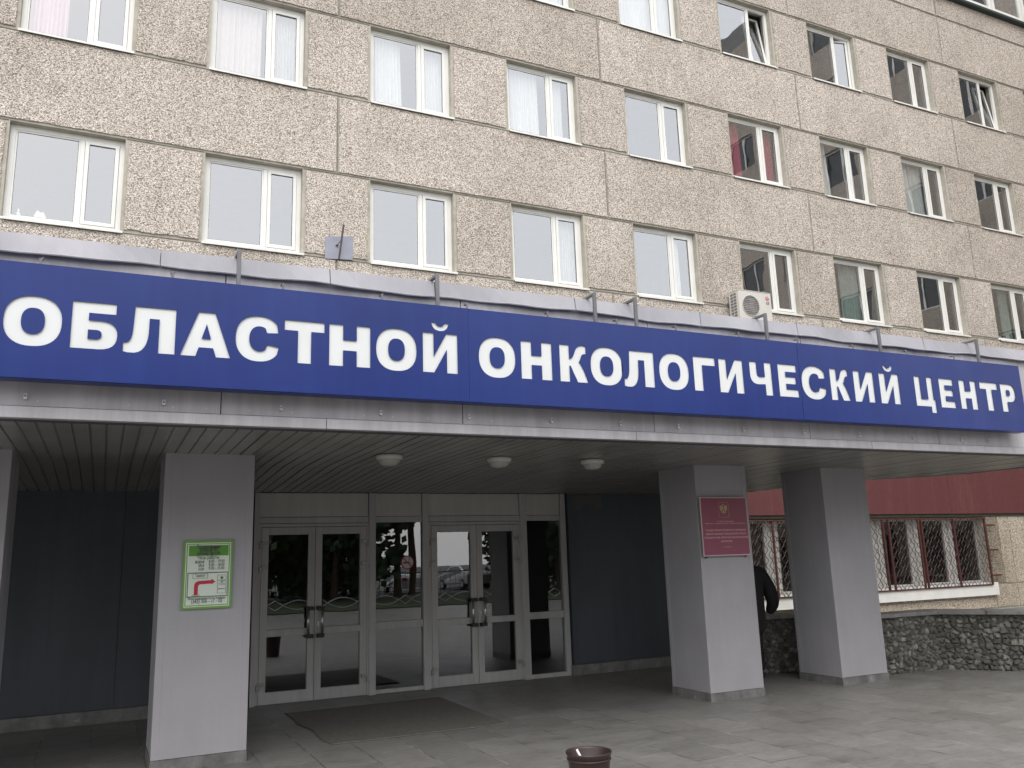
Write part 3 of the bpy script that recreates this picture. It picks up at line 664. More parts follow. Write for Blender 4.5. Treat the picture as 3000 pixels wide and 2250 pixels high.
def curve_mesh(name, contours, mat, parent, y, depth):
    cu = bpy.data.curves.new(name, 'CURVE'); cu.dimensions = '2D'; cu.fill_mode = 'BOTH'; cu.extrude = depth/2
    for c_ in contours:
        sp_ = cu.splines.new('POLY'); sp_.points.add(len(c_)-1); sp_.use_cyclic_u = True
        for p_, q_ in zip(sp_.points, c_): p_.co = (q_[0], q_[1], 0, 1)
    tmp = bpy.data.objects.new('tmp', cu); me = bpy.data.meshes.new_from_object(tmp); bpy.data.objects.remove(tmp); bpy.data.curves.remove(cu)
    pw = PW(parent)
    for v in me.vertices: v.co = Vector((v.co.x, y-v.co.z, v.co.y))-pw
    me.name = name; me.materials.clear(); me.materials.append(mat)
    o = bpy.data.objects.new(name, me); COL.objects.link(o); o.parent = parent; return o
seams = [SX0, .4198*YS, .9957*YS, SX1]
for k, (a, b) in enumerate(zip(seams, seams[1:])):
    cs = [[(a+.0012, SZ0), (b-.0012, SZ0), (b-.0012, SZ1), (a+.0012, SZ1)]]
    for ch, l, r_ in LET:
        if a < (l+r_)/2*YS < b:
            wu = (r_-l)*YS/LH
            cs += [[(l*YS+u*LH, LZ0+v*LH) for u, v in c_] for c_ in GL[ch](wu)]
    o = curve_mesh('sign_face', cs, MAT['blue'], S, YS+.002*(k % 2), .003)
for ch, l, r_ in LET:
    wu = (r_-l)*YS/LH; cs = GL[ch](wu); cxs = [p[0] for p in cs[0]]; 
    # the acrylic letter sits 14 mm behind the sheet, a bit larger than its opening
    out_c = []
    for q, c_ in enumerate(cs[:1] if ch != 'Й' else [cs[0], cs[-1]]):
        xs_ = [p[0] for p in c_]; zs_ = [p[1] for p in c_]
        out_c.append([(min(xs_)-.06, min(zs_)-.06), (max(xs_)+.06, min(zs_)-.06), (max(xs_)+.06, max(zs_)+.06), (min(xs_)-.06, max(zs_)+.06)])
    if ch == 'Й': 
        xs_ = [p[0] for c_ in out_c for p in c_]; out_c = [[(min(xs_), -.06), (max(xs_), -.06), (max(xs_), 1.33), (min(xs_), 1.33)]]
    m = MB(); c_ = out_c[0]; m.prism([(l*YS+u*LH, LZ0+v*LH) for u, v in c_], lambda u, v, w_: (u, YS+.0085+w_, v), .003)
    m.build('letter', MAT['acrylic'], S)
m = MB(); m.box(SX0, SX1, YS+.0135, YS+.13, SZ0-.001, SZ0+.004); m.box(SX0, SX1, YS+.0135, YS+.13, SZ1-.003, SZ1+.001); m.box(SX0-.002, SX0+.002, YS+.0135, YS+.13, SZ0+.005, SZ1-.004); m.box(SX1-.002, SX1+.002, YS+.0135, YS+.13, SZ0+.005, SZ1-.004)
m.box(SX0+.003, SX1-.003, YS+.125, YS+.13, SZ0+.005, SZ1-.004)
m.build('sign_box', MAT['blue'], S)
for dx in (.1265, .3787, .6202, .6903, .939, 1.1911, 1.4452, -.13):
    x = dx*6.02; m = MB(); m.box(x-.014, x+.014, 6.03, 6.058, SZ1+.002, 2.262+H0); m.box(x-.014, x+.014, 6.059, 6.22, 2.240+H0, 2.262+H0); m.build('hanger', MAT['steel'], S, bevel=.003)

# ------------------------------------------------------------------ columns
def column(xl, xr, label):
    yf, yb = 7.97, 8.68; o = thing('column', ((xl+xr)/2, (yf+yb)/2, 0), label, 'column', 'square clad columns under the canopy')
    box('shaft', MAT['column'], o, xl+.06, xr-.06, yf+.002, yb-.002, .09, ZS+.006)
    box('plinth', MAT['plinth'], o, xl-.004, xr+.004, yf-.004, yb+.004, 0, .086)
    m = MB()
    for a, b, c_, d in ((xl, xl+.062, yf, yf+.06), (xr-.062, xr, yf, yf+.06), (xl, xl+.062, yb-.06, yb), (xr-.062, xr, yb-.06, yb)):
        m.box(a, b, c_, d, .088, ZS+.004)
    m.build('corner_trim', MAT['column'], o, bevel=.003)
    box('side_sheet', MAT['column'], o, xl+.003, xl+.058, yf+.061, yb-.061, .09, ZS+.005); box('side_sheet', MAT['column'], o, xr-.058, xr-.003, yf+.061, yb-.061, .09, ZS+.005)
    return o
column(-1.47, -.72, 'grey column cut off by the left edge of the photo')
column(.447, 1.205, 'grey square column carrying the green pharmacy board')
column(6.15, 6.905, 'grey square column carrying the crimson institution plaque')
column(8.12, 8.88, 'bare grey square column at the right, in front of the stone wall')

# ------------------------------------------------------------------ vestibule: walls and glazed entrance
YD = 10.9
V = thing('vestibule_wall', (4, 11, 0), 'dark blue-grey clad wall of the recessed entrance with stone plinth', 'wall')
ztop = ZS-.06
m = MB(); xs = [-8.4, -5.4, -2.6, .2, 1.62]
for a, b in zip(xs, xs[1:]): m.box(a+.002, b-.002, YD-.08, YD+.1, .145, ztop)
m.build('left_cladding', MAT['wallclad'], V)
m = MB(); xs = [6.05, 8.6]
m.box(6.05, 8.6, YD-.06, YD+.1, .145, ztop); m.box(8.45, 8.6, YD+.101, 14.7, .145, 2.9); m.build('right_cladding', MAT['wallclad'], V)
m = MB(); m.box(-8.4, 1.60, YD-.10, YD+.09, 0, .14); m.box(6.02, 8.62, YD-.085, YD+.09, 0, .14); m.build('plinth', MAT['plinth'], V, bevel=.006)
# torn patch high on the right wall
m = MB(); m.prism([(6.10,2.42),(6.16,2.50),(6.62,2.50),(6.63,2.32),(6.50,2.29),(6.47,2.38),(6.42,2.36),(6.30,2.38),(6.28,2.31),(6.20,2.28),(6.16,2.36)], lambda u, v, w_: (u, YD-.063+w_, v), .002); m.build('paint_patch', plain('grey_patch', (.085,.085,.085), .7), V)
hall = MB(); a, b, y0, y1, z0, z1 = 1.62, 6.05, YD+.12, 14.7, .002, ztop+.3
hall.poly([(a,y1,z0),(b,y1,z0),(b,y1,z1),(a,y1,z1)]); hall.poly([(a,y0,z1),(a,y1,z1),(b,y1,z1),(b,y0,z1)]); hall.poly([(a,y0,z0),(b,y0,z0),(b,y1,z0),(a,y1,z0)]); hall.poly([(a,y0,z0),(a,y1,z0),(a,y1,z1),(a,y0,z1)]); hall.poly([(b,y0,z0),(b,y0,z1),(b,y1,z1),(b,y1,z0)])
hall.build('hall_interior', MAT['hall'], V)
E = thing('glazed_entrance', (3.8, YD, 0), 'aluminium framed glazed entrance screen with two double doors and side panels', 'entrance')
T = .925+H0; zt2 = .62+H0
for a, b in ((1.66, 1.72), (3.11, 3.20), (3.845, 3.93), (5.30, 5.40), (5.955, 6.03)): box('frame_post', MAT['alu'], E, a, b, YD-.02, YD+.08, 0, T, bevel=.004)
bays = [(1.72, 3.11), (3.20, 3.845), (3.93, 5.30), (5.40, 5.955)]
for a, b in bays: box('frame_rail', MAT['alu'], E, a, b, YD, YD+.06, zt2-.075, zt2, bevel=.003)
for a, b in (bays[1], bays[3]): box('frame_rail', MAT['alu'], E, a, b, YD, YD+.06, .79, .88, bevel=.003); box('frame_rail', MAT['alu'], E, a, b, YD, YD+.06, 0, .055, bevel=.003)
gk = MB()
for a, b in bays:
    box('transom_panel', MAT['transom'], E, a+.005, b-.005, YD+.012, YD+.03, zt2+.006, T-.002)
    gk.box(a, b, YD+.013, YD+.028, zt2+.001, zt2+.0055); gk.box(a, a+.0045, YD+.013, YD+.028, zt2+.006, T); gk.box(b-.0045, b, YD+.013, YD+.028, zt2+.006, T)
gk.build('gasket', MAT['black'], E)
for a, b in (bays[1], bays[3]):
    for z0, z1 in ((.88, zt2-.075), (.055, .79)):
        MB().poly([(a, YD+.03, z0), (b, YD+.03, z0), (b, YD+.03, z1), (a, YD+.03, z1)]).build('glass_pane', MAT['doorglass'], E)
def leaf(a, b, hinge_left, lock):
    z0, z1 = .012, .495+H0; st = .085; y0, y1 = YD-.008, YD+.052
    m = MB(); m.box(a, a+st, y0, y1, z0, z1).box(b-st, b, y0, y1, z0, z1).box(a+st, b-st, y0, y1, z1-st-.005, z1).box(a+st, b-st, y0, y1, z0, .145).box(a+st, b-st, y0, y1, .785, .865)
    L_ = m.build('door_leaf', MAT['alu'], E, bevel=.003)
    for zz0, zz1 in ((.865, z1-st-.005), (.145, .785)):
        MB().poly([(a+st, YD+.025, zz0), (b-st, YD+.025, zz0), (b-st, YD+.025, zz1), (a+st, YD+.025, zz1)]).build('glass_pane', MAT['doorglass'], L_)
    hx = b-.065 if hinge_left else a+.065
    for z in (1.10, .77): box('handle_mount', MAT['black'], L_, hx-.045, hx+.045, y0-.075, y0, z-.022, z+.022, bevel=.006)
    MB().tube((hx+(-.02 if hinge_left else .02), y0-.055, .79), (hx+(-.02 if hinge_left else .02), y0-.055, 1.08), .016, 14).build('handle', MAT['chrome'], L_, smooth=True)
    x = a-.0 if hinge_left else b
    for z in (1.885, 1.60, .225):
        s_ = 1 if hinge_left else -1; hg = MB()
        hg.box(min(x, x+s_*.07), max(x, x+s_*.07), y0-.03, y0-.001, z, z+.045); hg.tube((x-s_*.012, y0-.028, z-.05), (x-s_*.012, y0-.028, z+.02), .02, 10)
        hg.build('hinge', MAT['hinge'], L_, bevel=.002)
    if lock: MB().box(a+.035, a+.06, y0-.006, y0, .87, .945).build('lock_plate', MAT['chrome'], L_, bevel=.003)
fr = MB()
for a, b in ((1.72, 3.11), (3.93, 5.30)):
    fr.box(a, a+.035, YD-.006, YD+.058, 0, zt2-.08); fr.box(b-.027, b, YD-.006, YD+.058, 0, zt2-.08); fr.box(a+.035, b-.027, YD-.006, YD+.058, .50+H0, zt2-.08)
fr.build('door_frame', MAT['alu'], E, bevel=.003)
box('threshold', MAT['steel'], E, 1.72, 5.30, YD-.015, YD+.06, .002, .010)
leaf(1.758, 2.417, True, False); leaf(2.421, 3.08, False, True); leaf(3.968, 4.619, True, False); leaf(4.623, 5.27, False, True)
# no smoking sticker
K = thing('no_smoking_sticker', (3.64, YD, .02+H0), 'round no smoking sticker on the glass panel between the double doors', 'sticker')
yk = YD+.024; cx, cz = 3.64, .02+H0
def disc(m, cx, cz, r, y, n=32): m.poly([(cx+r*math.cos(2*math.pi*i/n), y, cz+r*math.sin(2*math.pi*i/n)) for i in range(n)])
def ringm(m, cx, cz, r0, r1, y, n=36, a0=0, a1=360):
    for i in range(n):
        a = math.radians(a0+(a1-a0)*i/n); b = math.radians(a0+(a1-a0)*(i+1)/n)
        m.poly([(cx+r0*math.cos(a), y, cz+r0*math.sin(a)), (cx+r1*math.cos(a), y, cz+r1*math.sin(a)), (cx+r1*math.cos(b), y, cz+r1*math.sin(b)), (cx+r0*math.cos(b), y, cz+r0*math.sin(b))])
m = MB(); disc(m, cx, cz, .088, yk); m.build('sticker_disc', plain('sticker_cream', (.50,.47,.46), .5), K)
m = MB(); m.box(cx-.055, cx+.028, yk-.003, yk-.001, cz-.014, cz+.006); m.box(cx+.034, cx+.040, yk-.003, yk-.001, cz-.014, cz+.006); m.box(cx+.046, cx+.052, yk-.003, yk-.001, cz-.014, cz+.006)
for q, (a, b) in enumerate(((.03, .02), (.045, .035), (.03, .05), (.045, .062))): disc(m, cx+a*.7, cz+b, .007, yk-.002, 10)
m.build('cigarette_symbol', MAT['ink'], K)
m = MB(); ringm(m, cx, cz, .076, .09, yk-.004); m.prism([(-.062,.052),(-.052,.062),(.062,-.052),(.052,-.062)], lambda u, v, w_: (cx+u, yk-.0045+w_, cz+v), .001); m.build('red_ring', plain('sticker_red', (.36,.03,.05), .5), K)
# ceiling lamps
for k, (dx, lab) in enumerate(((.311, 'round ceiling lamp nearest the pharmacy board column'), (.4595, 'round ceiling lamp in the middle of the row of three'), (.6003, 'round ceiling lamp nearest the column with the crimson plaque'))):
    y = 7.72; x = dx*y; z = ZS
    o = thing('ceiling_lamp', (x, y, z), lab, 'lamp', 'round lamps under the canopy')
    MB().lathe([(0, -.002), (.122, -.002), (.126, -.01), (.122, -.042), (.112, -.046), (.10, -.040), (0, -.040)], (x, y, z-.004), 36).build('lamp_base', MAT['lampwhite'], o, smooth=True)
    MB().lathe([(.104, -.041), (.098, -.07), (.07, -.095), (.03, -.104), (0, -.105)], (x, y, z-.004), 32).build('diffuser', MAT['lampglass'], o, smooth=True)

# ------------------------------------------------------------------ text helper
def text(s, size, x, z, y, mat, parent, align='CENTER', bold=0, width=None, shear=0, name='lettering', slope=0):
    cu = bpy.data.curves.new('t', 'FONT'); cu.body = s; cu.size = size; cu.align_x = align; cu.offset = bold; cu.shear = shear; cu.resolution_u = 2
    tmp = bpy.data.objects.new('tmp', cu); COL.objects.link(tmp); bpy.context.view_layer.update()
    me = bpy.data.meshes.new_from_object(tmp); bpy.data.objects.remove(tmp); bpy.data.curves.remove(cu)
    xs_ = [v.co.x for v in me.vertices]; k = 1
    if width and xs_: k = width/(max(xs_)-min(xs_))
    pw = PW(parent)
    for v in me.vertices: v.co = Vector((x+v.co.x*k, y, z+v.co.y))-pw
    me.materials.clear(); me.materials.append(mat); me.name = name
    o = bpy.data.objects.new(name, me); COL.objects.link(o); o.parent = parent; return o
# green pharmacy board on the left column
yp = 7.958; gx0, gx1, gz0, gz1 = .0789*7.95, .1304*7.95, -.0405*7.95+H0, .0325*7.95+H0
Q = thing('pharmacy_board', ((gx0+gx1)/2, yp, gz0), 'green and white pharmacy opening hours board with a red bent arrow', 'sign')
def U(u): return gx0+(gx1-gx0)*u
def Vv(v): return gz0+(gz1-gz0)*v
def rect(m, u0, u1, v0, v1, k): m.box(U(u0), U(u1), yp-.012-.0012*k, yp-.011-.0012*(k-.4), Vv(v0), Vv(v1))
gA = plain('board_green', (.155,.30,.085), .45, var=.04); gB = plain('board_dark_green', (.10,.155,.085), .5, var=.04); gC = plain('board_header', (.085,.27,.025), .45, var=.04); wA = plain('board_white', (.62,.68,.60), .4, var=.03); wB = plain('board_mint', (.55,.74,.46), .4, var=.03)
rA = plain('arrow_red', (.45,.02,.045), .45, var=.04); gT = plain('board_text', (.10,.125,.095), .6, var=.02)
box('board', gA, Q, gx0, gx1, yp-.011, yp, gz0, gz1)
for nm, mt, u0, u1, v0, v1, k in (('border', wB, .045, .955, .03, .965, 1), ('border', gB, .065, .935, .045, .95, 2), ('border', wB, .08, .92, .055, .94, 3), ('panel', wA, .085, .915, .06, .935, 4), ('header', gC, .105, .905, .77, .925, 5), ('map_frame', gB, .095, .91, .17, .53, 5), ('map', wA, .115, .895, .185, .515, 6)):
    m = MB(); rect(m, u0, u1, v0, v1, k); m.build(nm, mt, Q)
wd = gx1-gx0; ht = gz1-gz0; yt = yp-.012-.0012*8
text('Государственная', .045, U(.5), Vv(.878), yt, MAT['ink'], Q, bold=.0012, width=wd*.47)
text('аптека № 301', .045, U(.5), Vv(.832), yt, MAT['ink'], Q, bold=.0012, width=wd*.36)
text('Аптечный пункт №2', .036, U(.5), Vv(.785), yt, MAT['ink'], Q, bold=.001, shear=.2, width=wd*.48)
text('Часы работы:', .042, U(.5), Vv(.722), yt, gT, Q, bold=.0004, width=wd*.45)
for k, (d_, h_, u0) in enumerate((('Пн-Пт:', '8.00 - 19.00', .235), ('Сб:', '9.00 - 18.00', .31), ('Вс:', '9.00 - 15.00', .31))):
    v = .665-.052*k; m = MB(); rect(m, u0, .42, v-.002, v+.036, 5); m.build('day_box', gB, Q)
    text(d_, .030, U((u0+.42)/2), Vv(v+.006), yt, wA, Q, bold=.0008, width=wd*(.42-u0)*.86)
    text(h_, .036, U(.51), Vv(v+.004), yt, gT, Q, align='LEFT', bold=.0003, width=wd*.32)
def frame2(u0, u1, v0, v1):
    m = MB(); e = .007
    rect(m, u0, u1, v0, v0+e*.6, 8); rect(m, u0, u1, v1-e*.6, v1, 8); rect(m, u0, u0+e, v0+e*.6, v1-e*.6, 8); rect(m, u1-e, u1, v0+e*.6, v1-e*.6, 8); m.build('outline_box', gB, Q)
frame2(.20, .50, .44, .51); frame2(.70, .875, .355, .485); frame2(.70, .875, .215, .34); frame2(.20, .35, .188, .207)
text('Гардероб', .030, U(.35), Vv(.465), yt, gT, Q, bold=.0004, width=wd*.19)
text('Аптечный', .018, U(.787), Vv(.395), yt, gT, Q, bold=.0003, width=wd*.13); text('пункт', .018, U(.787), Vv(.372), yt, gT, Q, bold=.0003, width=wd*.075)
text('Банкоматы', .016, U(.787), Vv(.272), yt, gT, Q, bold=.0002, width=wd*.14); text('Вход', .014, U(.275), Vv(.192), yt, gT, Q, width=wd*.07)
m = MB(); rect(m, .755, .82, .432, .452, 8); rect(m, .775, .80, .418, .466, 8.5); m.build('cross_symbol', gB, Q)
arrow = [(.235,.207),(.235,.33)]+bez((.235,.33),(.24,.40),(.33,.405))+[(.58,.412),(.58,.432),(.66,.39),(.58,.348),(.58,.362),(.36,.355)]+bez((.36,.355),(.315,.35),(.315,.31))+[(.315,.207)]
MB().prism([(U(a), Vv(b)) for a, b in arrow], lambda u, v, w_: (u, yt+.0008+w_, v), .001).build('arrow', rA, Q)
text('Заказ медикаментов по телефону:', .028, U(.5), Vv(.137), yt, gT, Q, bold=.0002, width=wd*.77)
text('(343) 356 - 17 - 03', .048, U(.5), Vv(.085), yt, gT, Q, bold=.0004, width=wd*.62)
# crimson plaque on the second column (stands a little off the column and past its edge)
yq = 7.93; px0, px1, pz0, pz1 = .7776*7.92, .8635*7.92, -.0033*7.92+H0, .0813*7.92+H0
Q2 = thing('institution_plaque', ((px0+px1)/2, yq, pz0), 'crimson institution plaque with pale border, golden double-headed eagle and lettering', 'sign')
crim = plain('crimson', (.25,.062,.105), .28, var=.06, scale=2, spec=.8); gold = plain('emblem_gold', (.50,.38,.20), .45, .2); pinkt = plain('plaque_text', (.62,.36,.38), .5, var=.03)
box('backing', plain('plaque_edge', (.55,.42,.42), .4), Q2, px0, px1, yq-.01, yq, pz0, pz1, bevel=.002)
box('face', crim, Q2, px0+.012, px1-.012, yq-.0125, yq-.0105, pz0+.012, pz1-.012)
m = MB()
for x in (px0+.05, px1-.06): m.tube((x, yq+.001, pz0-.015), (x, 7.969, pz0-.015), .008, 8); m.box(x-.008, x+.008, yq-.008, yq+.001, pz0-.022, pz0+.002)
m.build('fixing', MAT['steel'], Q2)
pc = (px0+px1)/2; wq = px1-px0; ytq = yq-.0145
text('Российская Федерация', .019, pc, pz0+.385, ytq, pinkt, Q2, bold=.0003, width=wq*.36)
text('Министерство здравоохранения Свердловской области', .019, pc, pz0+.362, ytq, pinkt, Q2, bold=.0003, width=wq*.86)
for k, (s_, wf) in enumerate((('Государственное бюджетное учреждение', .86), ('здравоохранения Свердловской области', .86), ('«Свердловский областной онкологический', .93), ('диспансер»', .24))):
    text(s_, .032, pc, pz0+.282-.042*k, ytq, pinkt, Q2, bold=.0007, width=wq*wf)
text('г. Екатеринбург', .017, pc, pz0+.095, ytq, pinkt, Q2, width=wq*.19)
ex, ez, es_ = pc-.01, pz1-.145, .10
shield = [(-.72,.85),(.72,.85),(.72,-.85),(.12,-.85),(0,-.97),(-.12,-.85),(-.72,-.85)]
m = MB()
for (a, b), (c_, d) in zip(shield, shield[1:]+shield[:1]):
    m.tube((ex+a*es_, ytq, ez+b*es_), (ex+c_*es_, ytq, ez+d*es_), .0018, 4)
m.build('shield_outline', gold, Q2)
def P2(l): return [(ex+a*es_*.62, ez+.006+b*es_*.62) for a, b in l]
wing = [(-.12,.25),(-.28,.5),(-.5,.62),(-.78,.78),(-.86,.45),(-.84,.1),(-.72,-.25),(-.52,-.5),(-.42,-.2),(-.2,-.15)]
body = [(0,.28),(.16,.2),(.24,-.1),(.14,-.4),(.24,-.78),(.1,-.68),(0,-.92),(-.1,-.68),(-.24,-.78),(-.14,-.4),(-.24,-.1),(-.16,.2)]
headL = [(-.06,.15),(-.14,.45),(-.12,.66),(-.26,.76),(-.44,.62),(-.3,.6),(-.26,.4),(-.2,.15)]
m = MB(); fn = lambda u, v, w_: (u, ytq-.001+w_, v)
for sh in (wing, body, headL): m.prism(P2(sh), fn, .002)
for sh in (wing, headL): m.prism(P2([(-a, b) for a, b in reversed(sh)]), fn, .002)
m.prism(P2([(-.16,.82),(-.18,1.0),(-.06,.93),(0,1.06),(.06,.93),(.18,1.0),(.16,.82)]), fn, .002)
m.prism(P2([(-.55,-.55),(-.3,-.45),(-.3,-.6),(-.6,-.75)]), fn, .002); m.prism(P2([(.55,-.55),(.6,-.75),(.3,-.6),(.3,-.45)]), fn, .002)
m.build('eagle_emblem', gold, Q2)
m = MB(); m.prism(P2([(-.13,.16),(.13,.16),(.13,-.1),(0,-.22),(-.13,-.1)]), lambda u, v, w_: (u, ytq-.0025+w_, v), .001); m.build('breast_shield', crim, Q2)

# ------------------------------------------------------------------ air conditioner
ya = 14.30; ax0, ax1, az0, az1 = .8848*ya, .9512*ya, 5.12+H0, .4085*ya+H0
A = thing('air_conditioner', ((ax0+ax1)/2, ya, az0), 'cream outdoor air conditioner unit with round fan grille mounted under a window', 'air conditioner')
box('casing', MAT['ac'], A, ax0, ax1, ya, ya+.34, az0, az1, bevel=.012)
box('top_cover', MAT['ac'], A, ax0-.006, ax1+.006, ya-.006, ya+.35, az1+.001, az1+.018, bevel=.006)
fx, fz, fr_ = ax0+.33, az0+.375, .245
m = MB(); disc(m, fx, fz, fr_, ya-.002, 40); m.build('fan_opening', MAT['ac_dark'], A)
m = MB(); disc(m, fx+.005, fz-.005, .095, ya-.006, 24)
for k in range(3):
    a = k*2.1+.4; pts = []
    for q in range(7): pts.append((fx+(.08+.02*q)*math.cos(a+.09*q), fz+(.08+.02*q)*math.sin(a+.09*q)))
    for q in range(7): pts.append((fx+(.20-.02*q)*math.cos(a+1.5-.05*q), fz+(.20-.02*q)*math.sin(a+1.5-.05*q)))
    m.prism(pts, lambda u, v, w_: (u, ya-.005+w_, v), .001)
m.build('fan', MAT['ac_fan'], A)
m = MB(); n = 40
for i in range(n):
    a, b = 2*math.pi*i/n, 2*math.pi*(i+1)/n; m.tube((fx+fr_*math.cos(a), ya-.008, fz+fr_*math.sin(a)), (fx+fr_*math.cos(b), ya-.008, fz+fr_*math.sin(b)), .009, 6)
for k in range(-5, 6):
    z = k*.044; hw = math.sqrt(max(0, fr_**2-z*z)); m.tube((fx-hw, ya-.014, fz+z), (fx+hw, ya-.014, fz+z), .0042 if k % 2 else .0026, 5)
m.build('fan_guard', MAT['ac'], A, smooth=True)
m = MB()
for k in range(9):
    for q in range(2): m.box(ax0-.001, ax0+.004, ya+.09+.105*q, ya+.18+.105*q, az0+.05+.072*k, az0+.105+.072*k)
m.build('side_vents', MAT['ac_dark'], A)
m = MB(); lx, lz = ax1-.12, az1-.13; disc(m, lx, lz, .052, ya-.003, 28); m.build('logo_disc', MAT['logo_red'], A)
m = MB(); ringm(m, lx, lz, .034, .040, ya-.005, 26, 20, 300); m.box(lx-.004, lx+.038, ya-.006, ya-.004, lz-.004, lz+.003); m.box(lx-.012, lx-.006, ya-.006, ya-.004, lz-.018, lz+.022); m.box(lx-.005, lx+.008, ya-.006, ya-.004, lz-.018, lz-.013); disc(m, lx-.02, lz+.016, .006, ya-.005, 10); m.build('logo_mark', MAT['acrylic'], A)
text('LG', .085, lx+.005, lz-.135, ya-.004, MAT['ink'], A, bold=.003, width=.085)
m = MB(); m.box(ax0+.12, ax0+.16, ya-.02, YC, az0-.05, az0-.005); m.box(ax1-.16, ax1-.12, ya-.02, YC, az0-.05, az0-.005); m.build('mounting_bracket', MAT['steel'], A)
# grey plate with rod on the pier
Z_ = thing('metal_plate', (3.62, 14.7, 5.56+H0), 'grey-blue square metal plate on the facade with a thin leaning rod', 'plate')
MB().prism([(3.36,5.535),(3.884,5.575),(3.884,6.045),(3.36,5.965)], lambda u, v, w_: (u, 14.715+w_, v+H0), .006).build('sheet', MAT['plate'], Z_, bevel=.004)
MB().tube((.2461*14.62, 14.62, .3780*14.62+H0), (.2517*14.55, 14.55, .4247*14.55+H0), .018, 8).build('rod', MAT['rod'], Z_)
MB().tube((3.64, 14.59, 5.90+H0), (3.585, 14.70, 5.82+H0), .007, 6).tube((3.60, 14.69, 5.82+H0), (3.56, 14.70, 5.815+H0), .016, 8).build('pin', MAT['ink'], Z_)

# ------------------------------------------------------------------ stone planter wall
t = NT('rubble_stone'); at = t.node('ShaderNodeVertexColor'); at.layer_name = 'stone'
n = t.noise(22, None, 6, .7); t.base(t.mix(1, at.outputs['Color'], t.ramp(n, [(.3, .62), (.7, 1.25)]), 'MULTIPLY')); t.set(Roughness=.88); t.bump(n, .5, .01); MAT['stone'] = t.m
PWl = thing('stone_wall', (10.2, 8.2, 0), 'low retaining wall of rough dark rubble stone with a flat grey coping', 'wall')
path = [(8.0, 9.34), (8.9, 9.22), (9.2, 8.32), (10.22, 8.27), (10.9, 7.30), (13.2, 4.1), (16.5, 2.0)]
def wallmesh():
    R = random.Random(11); V_, F_, Cc = [], [], []; s = 0
    for (ax, ay), (bx, by) in zip(path, path[1:]):
        L = math.hypot(bx-ax, by-ay); tx, ty = (bx-ax)/L, (by-ay)/L; nx, ny = ty, -tx
        if ny > 0: nx, ny = -nx, -ny
        st = .018 if ax < 11 else .04
        nu = int(L/st); nv = int(.71/st); cell = .082; sites = {}
        def site(i, j):
            if (i, j) not in sites:
                g_ = R.random(); base = .075+.17*g_*g_; wm = R.uniform(-.1, .25)
                sites[(i, j)] = ((i+R.uniform(.1, .9))*cell, (j+R.uniform(.1, .9))*cell*.8, R.uniform(.35, 1), (base*(1+.35*wm), base*(1+.12*wm), base*.88), R.uniform(-.9, .9), R.uniform(-.9, .9))
            return sites[(i, j)]
        k0 = len(V_)
        for a in range(nu+1):
            for b in range(nv+1):
                u, v = a*L/nu, b*.71/nv; ci, cj = int(u/cell), int(v/(cell*.8)); best = []
                for di in (-1, 0, 1):
                    for dj in (-1, 0, 1):
                        q = site(ci+di, cj+dj); best.append((math.hypot(u-q[0], (v-q[1])*1.2), q))
                best.sort(key=lambda e: e[0]); d0, q = best[0]; d1 = best[1][0]; edge = min(1, (d1-d0)/.028)
                h = (edge**.5)*(.022+.038*q[2]) + edge*((u-q[0])*q[4]*.35+(v-q[1])*q[5]*.35)
                if a in (0, nu): h *= .5
                V_.append((ax+tx*u+nx*h, ay+ty*u+ny*h, v)); m_ = (.10,.094,.08)
                Cc.append(tuple(m_[c_]*(1-edge)+q[3][c_]*edge for c_ in range(3)))
        for a in range(nu):
            for b in range(nv): p = k0+a*(nv+1)+b; F_.append((p, p+nv+1, p+nv+2, p+1))
    pw = PW(PWl); me = bpy.data.meshes.new('stone_face'); me.from_pydata([(x-pw[0], y-pw[1], z-pw[2]) for x, y, z in V_], [], F_)
    ca = me.color_attributes.new('stone', 'FLOAT_COLOR', 'POINT')
    for i, c_ in enumerate(Cc): ca.data[i].color = (*c_, 1)
    me.materials.append(MAT['stone']); o = bpy.data.objects.new('stone_face', me); COL.objects.link(o); o.parent = PWl
wallmesh()
cp = MB(); cr = MB(); 
def offs(d):
    o = []
    for i, (x, y) in enumerate(path):
        nn = Vector((0, 0))
        for j in (i-1, i):
            if 0 <= j < len(path)-1:
                (a, b), (c_, e_) = path[j], path[j+1]; L = math.hypot(c_-a, e_-b); n_ = Vector(((e_-b)/L, -(c_-a)/L))
                if n_.y > 0 : n_ = -n_
                nn += n_
        nn.normalize(); o.append((x+nn.x*d, y+nn.y*d))
    return o
fo1, bk1, bk0 = offs(.10), offs(-.30), offs(-.02)
for i in range(len(path)-1):
    n_seg = max(1, int(math.dist(path[i], path[i+1])/.55))
    for k in range(n_seg):
        g0, g1 = k/n_seg+(.004 if k else 0), (k+1)/n_seg-(.004 if k < n_seg-1 else 0)
        L4 = []
        for P_, t_ in ((fo1, g0), (fo1, g1), (bk1, g1), (bk1, g0)):
            L4.append((P_[i][0]+(P_[i+1][0]-P_[i][0])*t_, P_[i][1]+(P_[i+1][1]-P_[i][1])*t_))
        cp.prism(L4, lambda u, v, w_: (u, v, .705+w_), .052)
    cr.prism([bk0[i], bk0[i+1], bk1[i+1], bk1[i]], lambda u, v, w_: (u, v, w_), .70)
cp.build('coping', MAT['concrete'], PWl, bevel=.006); cr.build('wall_body', MAT['concrete'], PWl)
t = NT('planter_soil'); n = t.noise(7, None, 6, .7); t.base(t.ramp(n, [(.35, (.05,.042,.03)), (.6, (.06,.075,.03))])); t.set(Roughness=.95); t.bump(n, .7, .03)
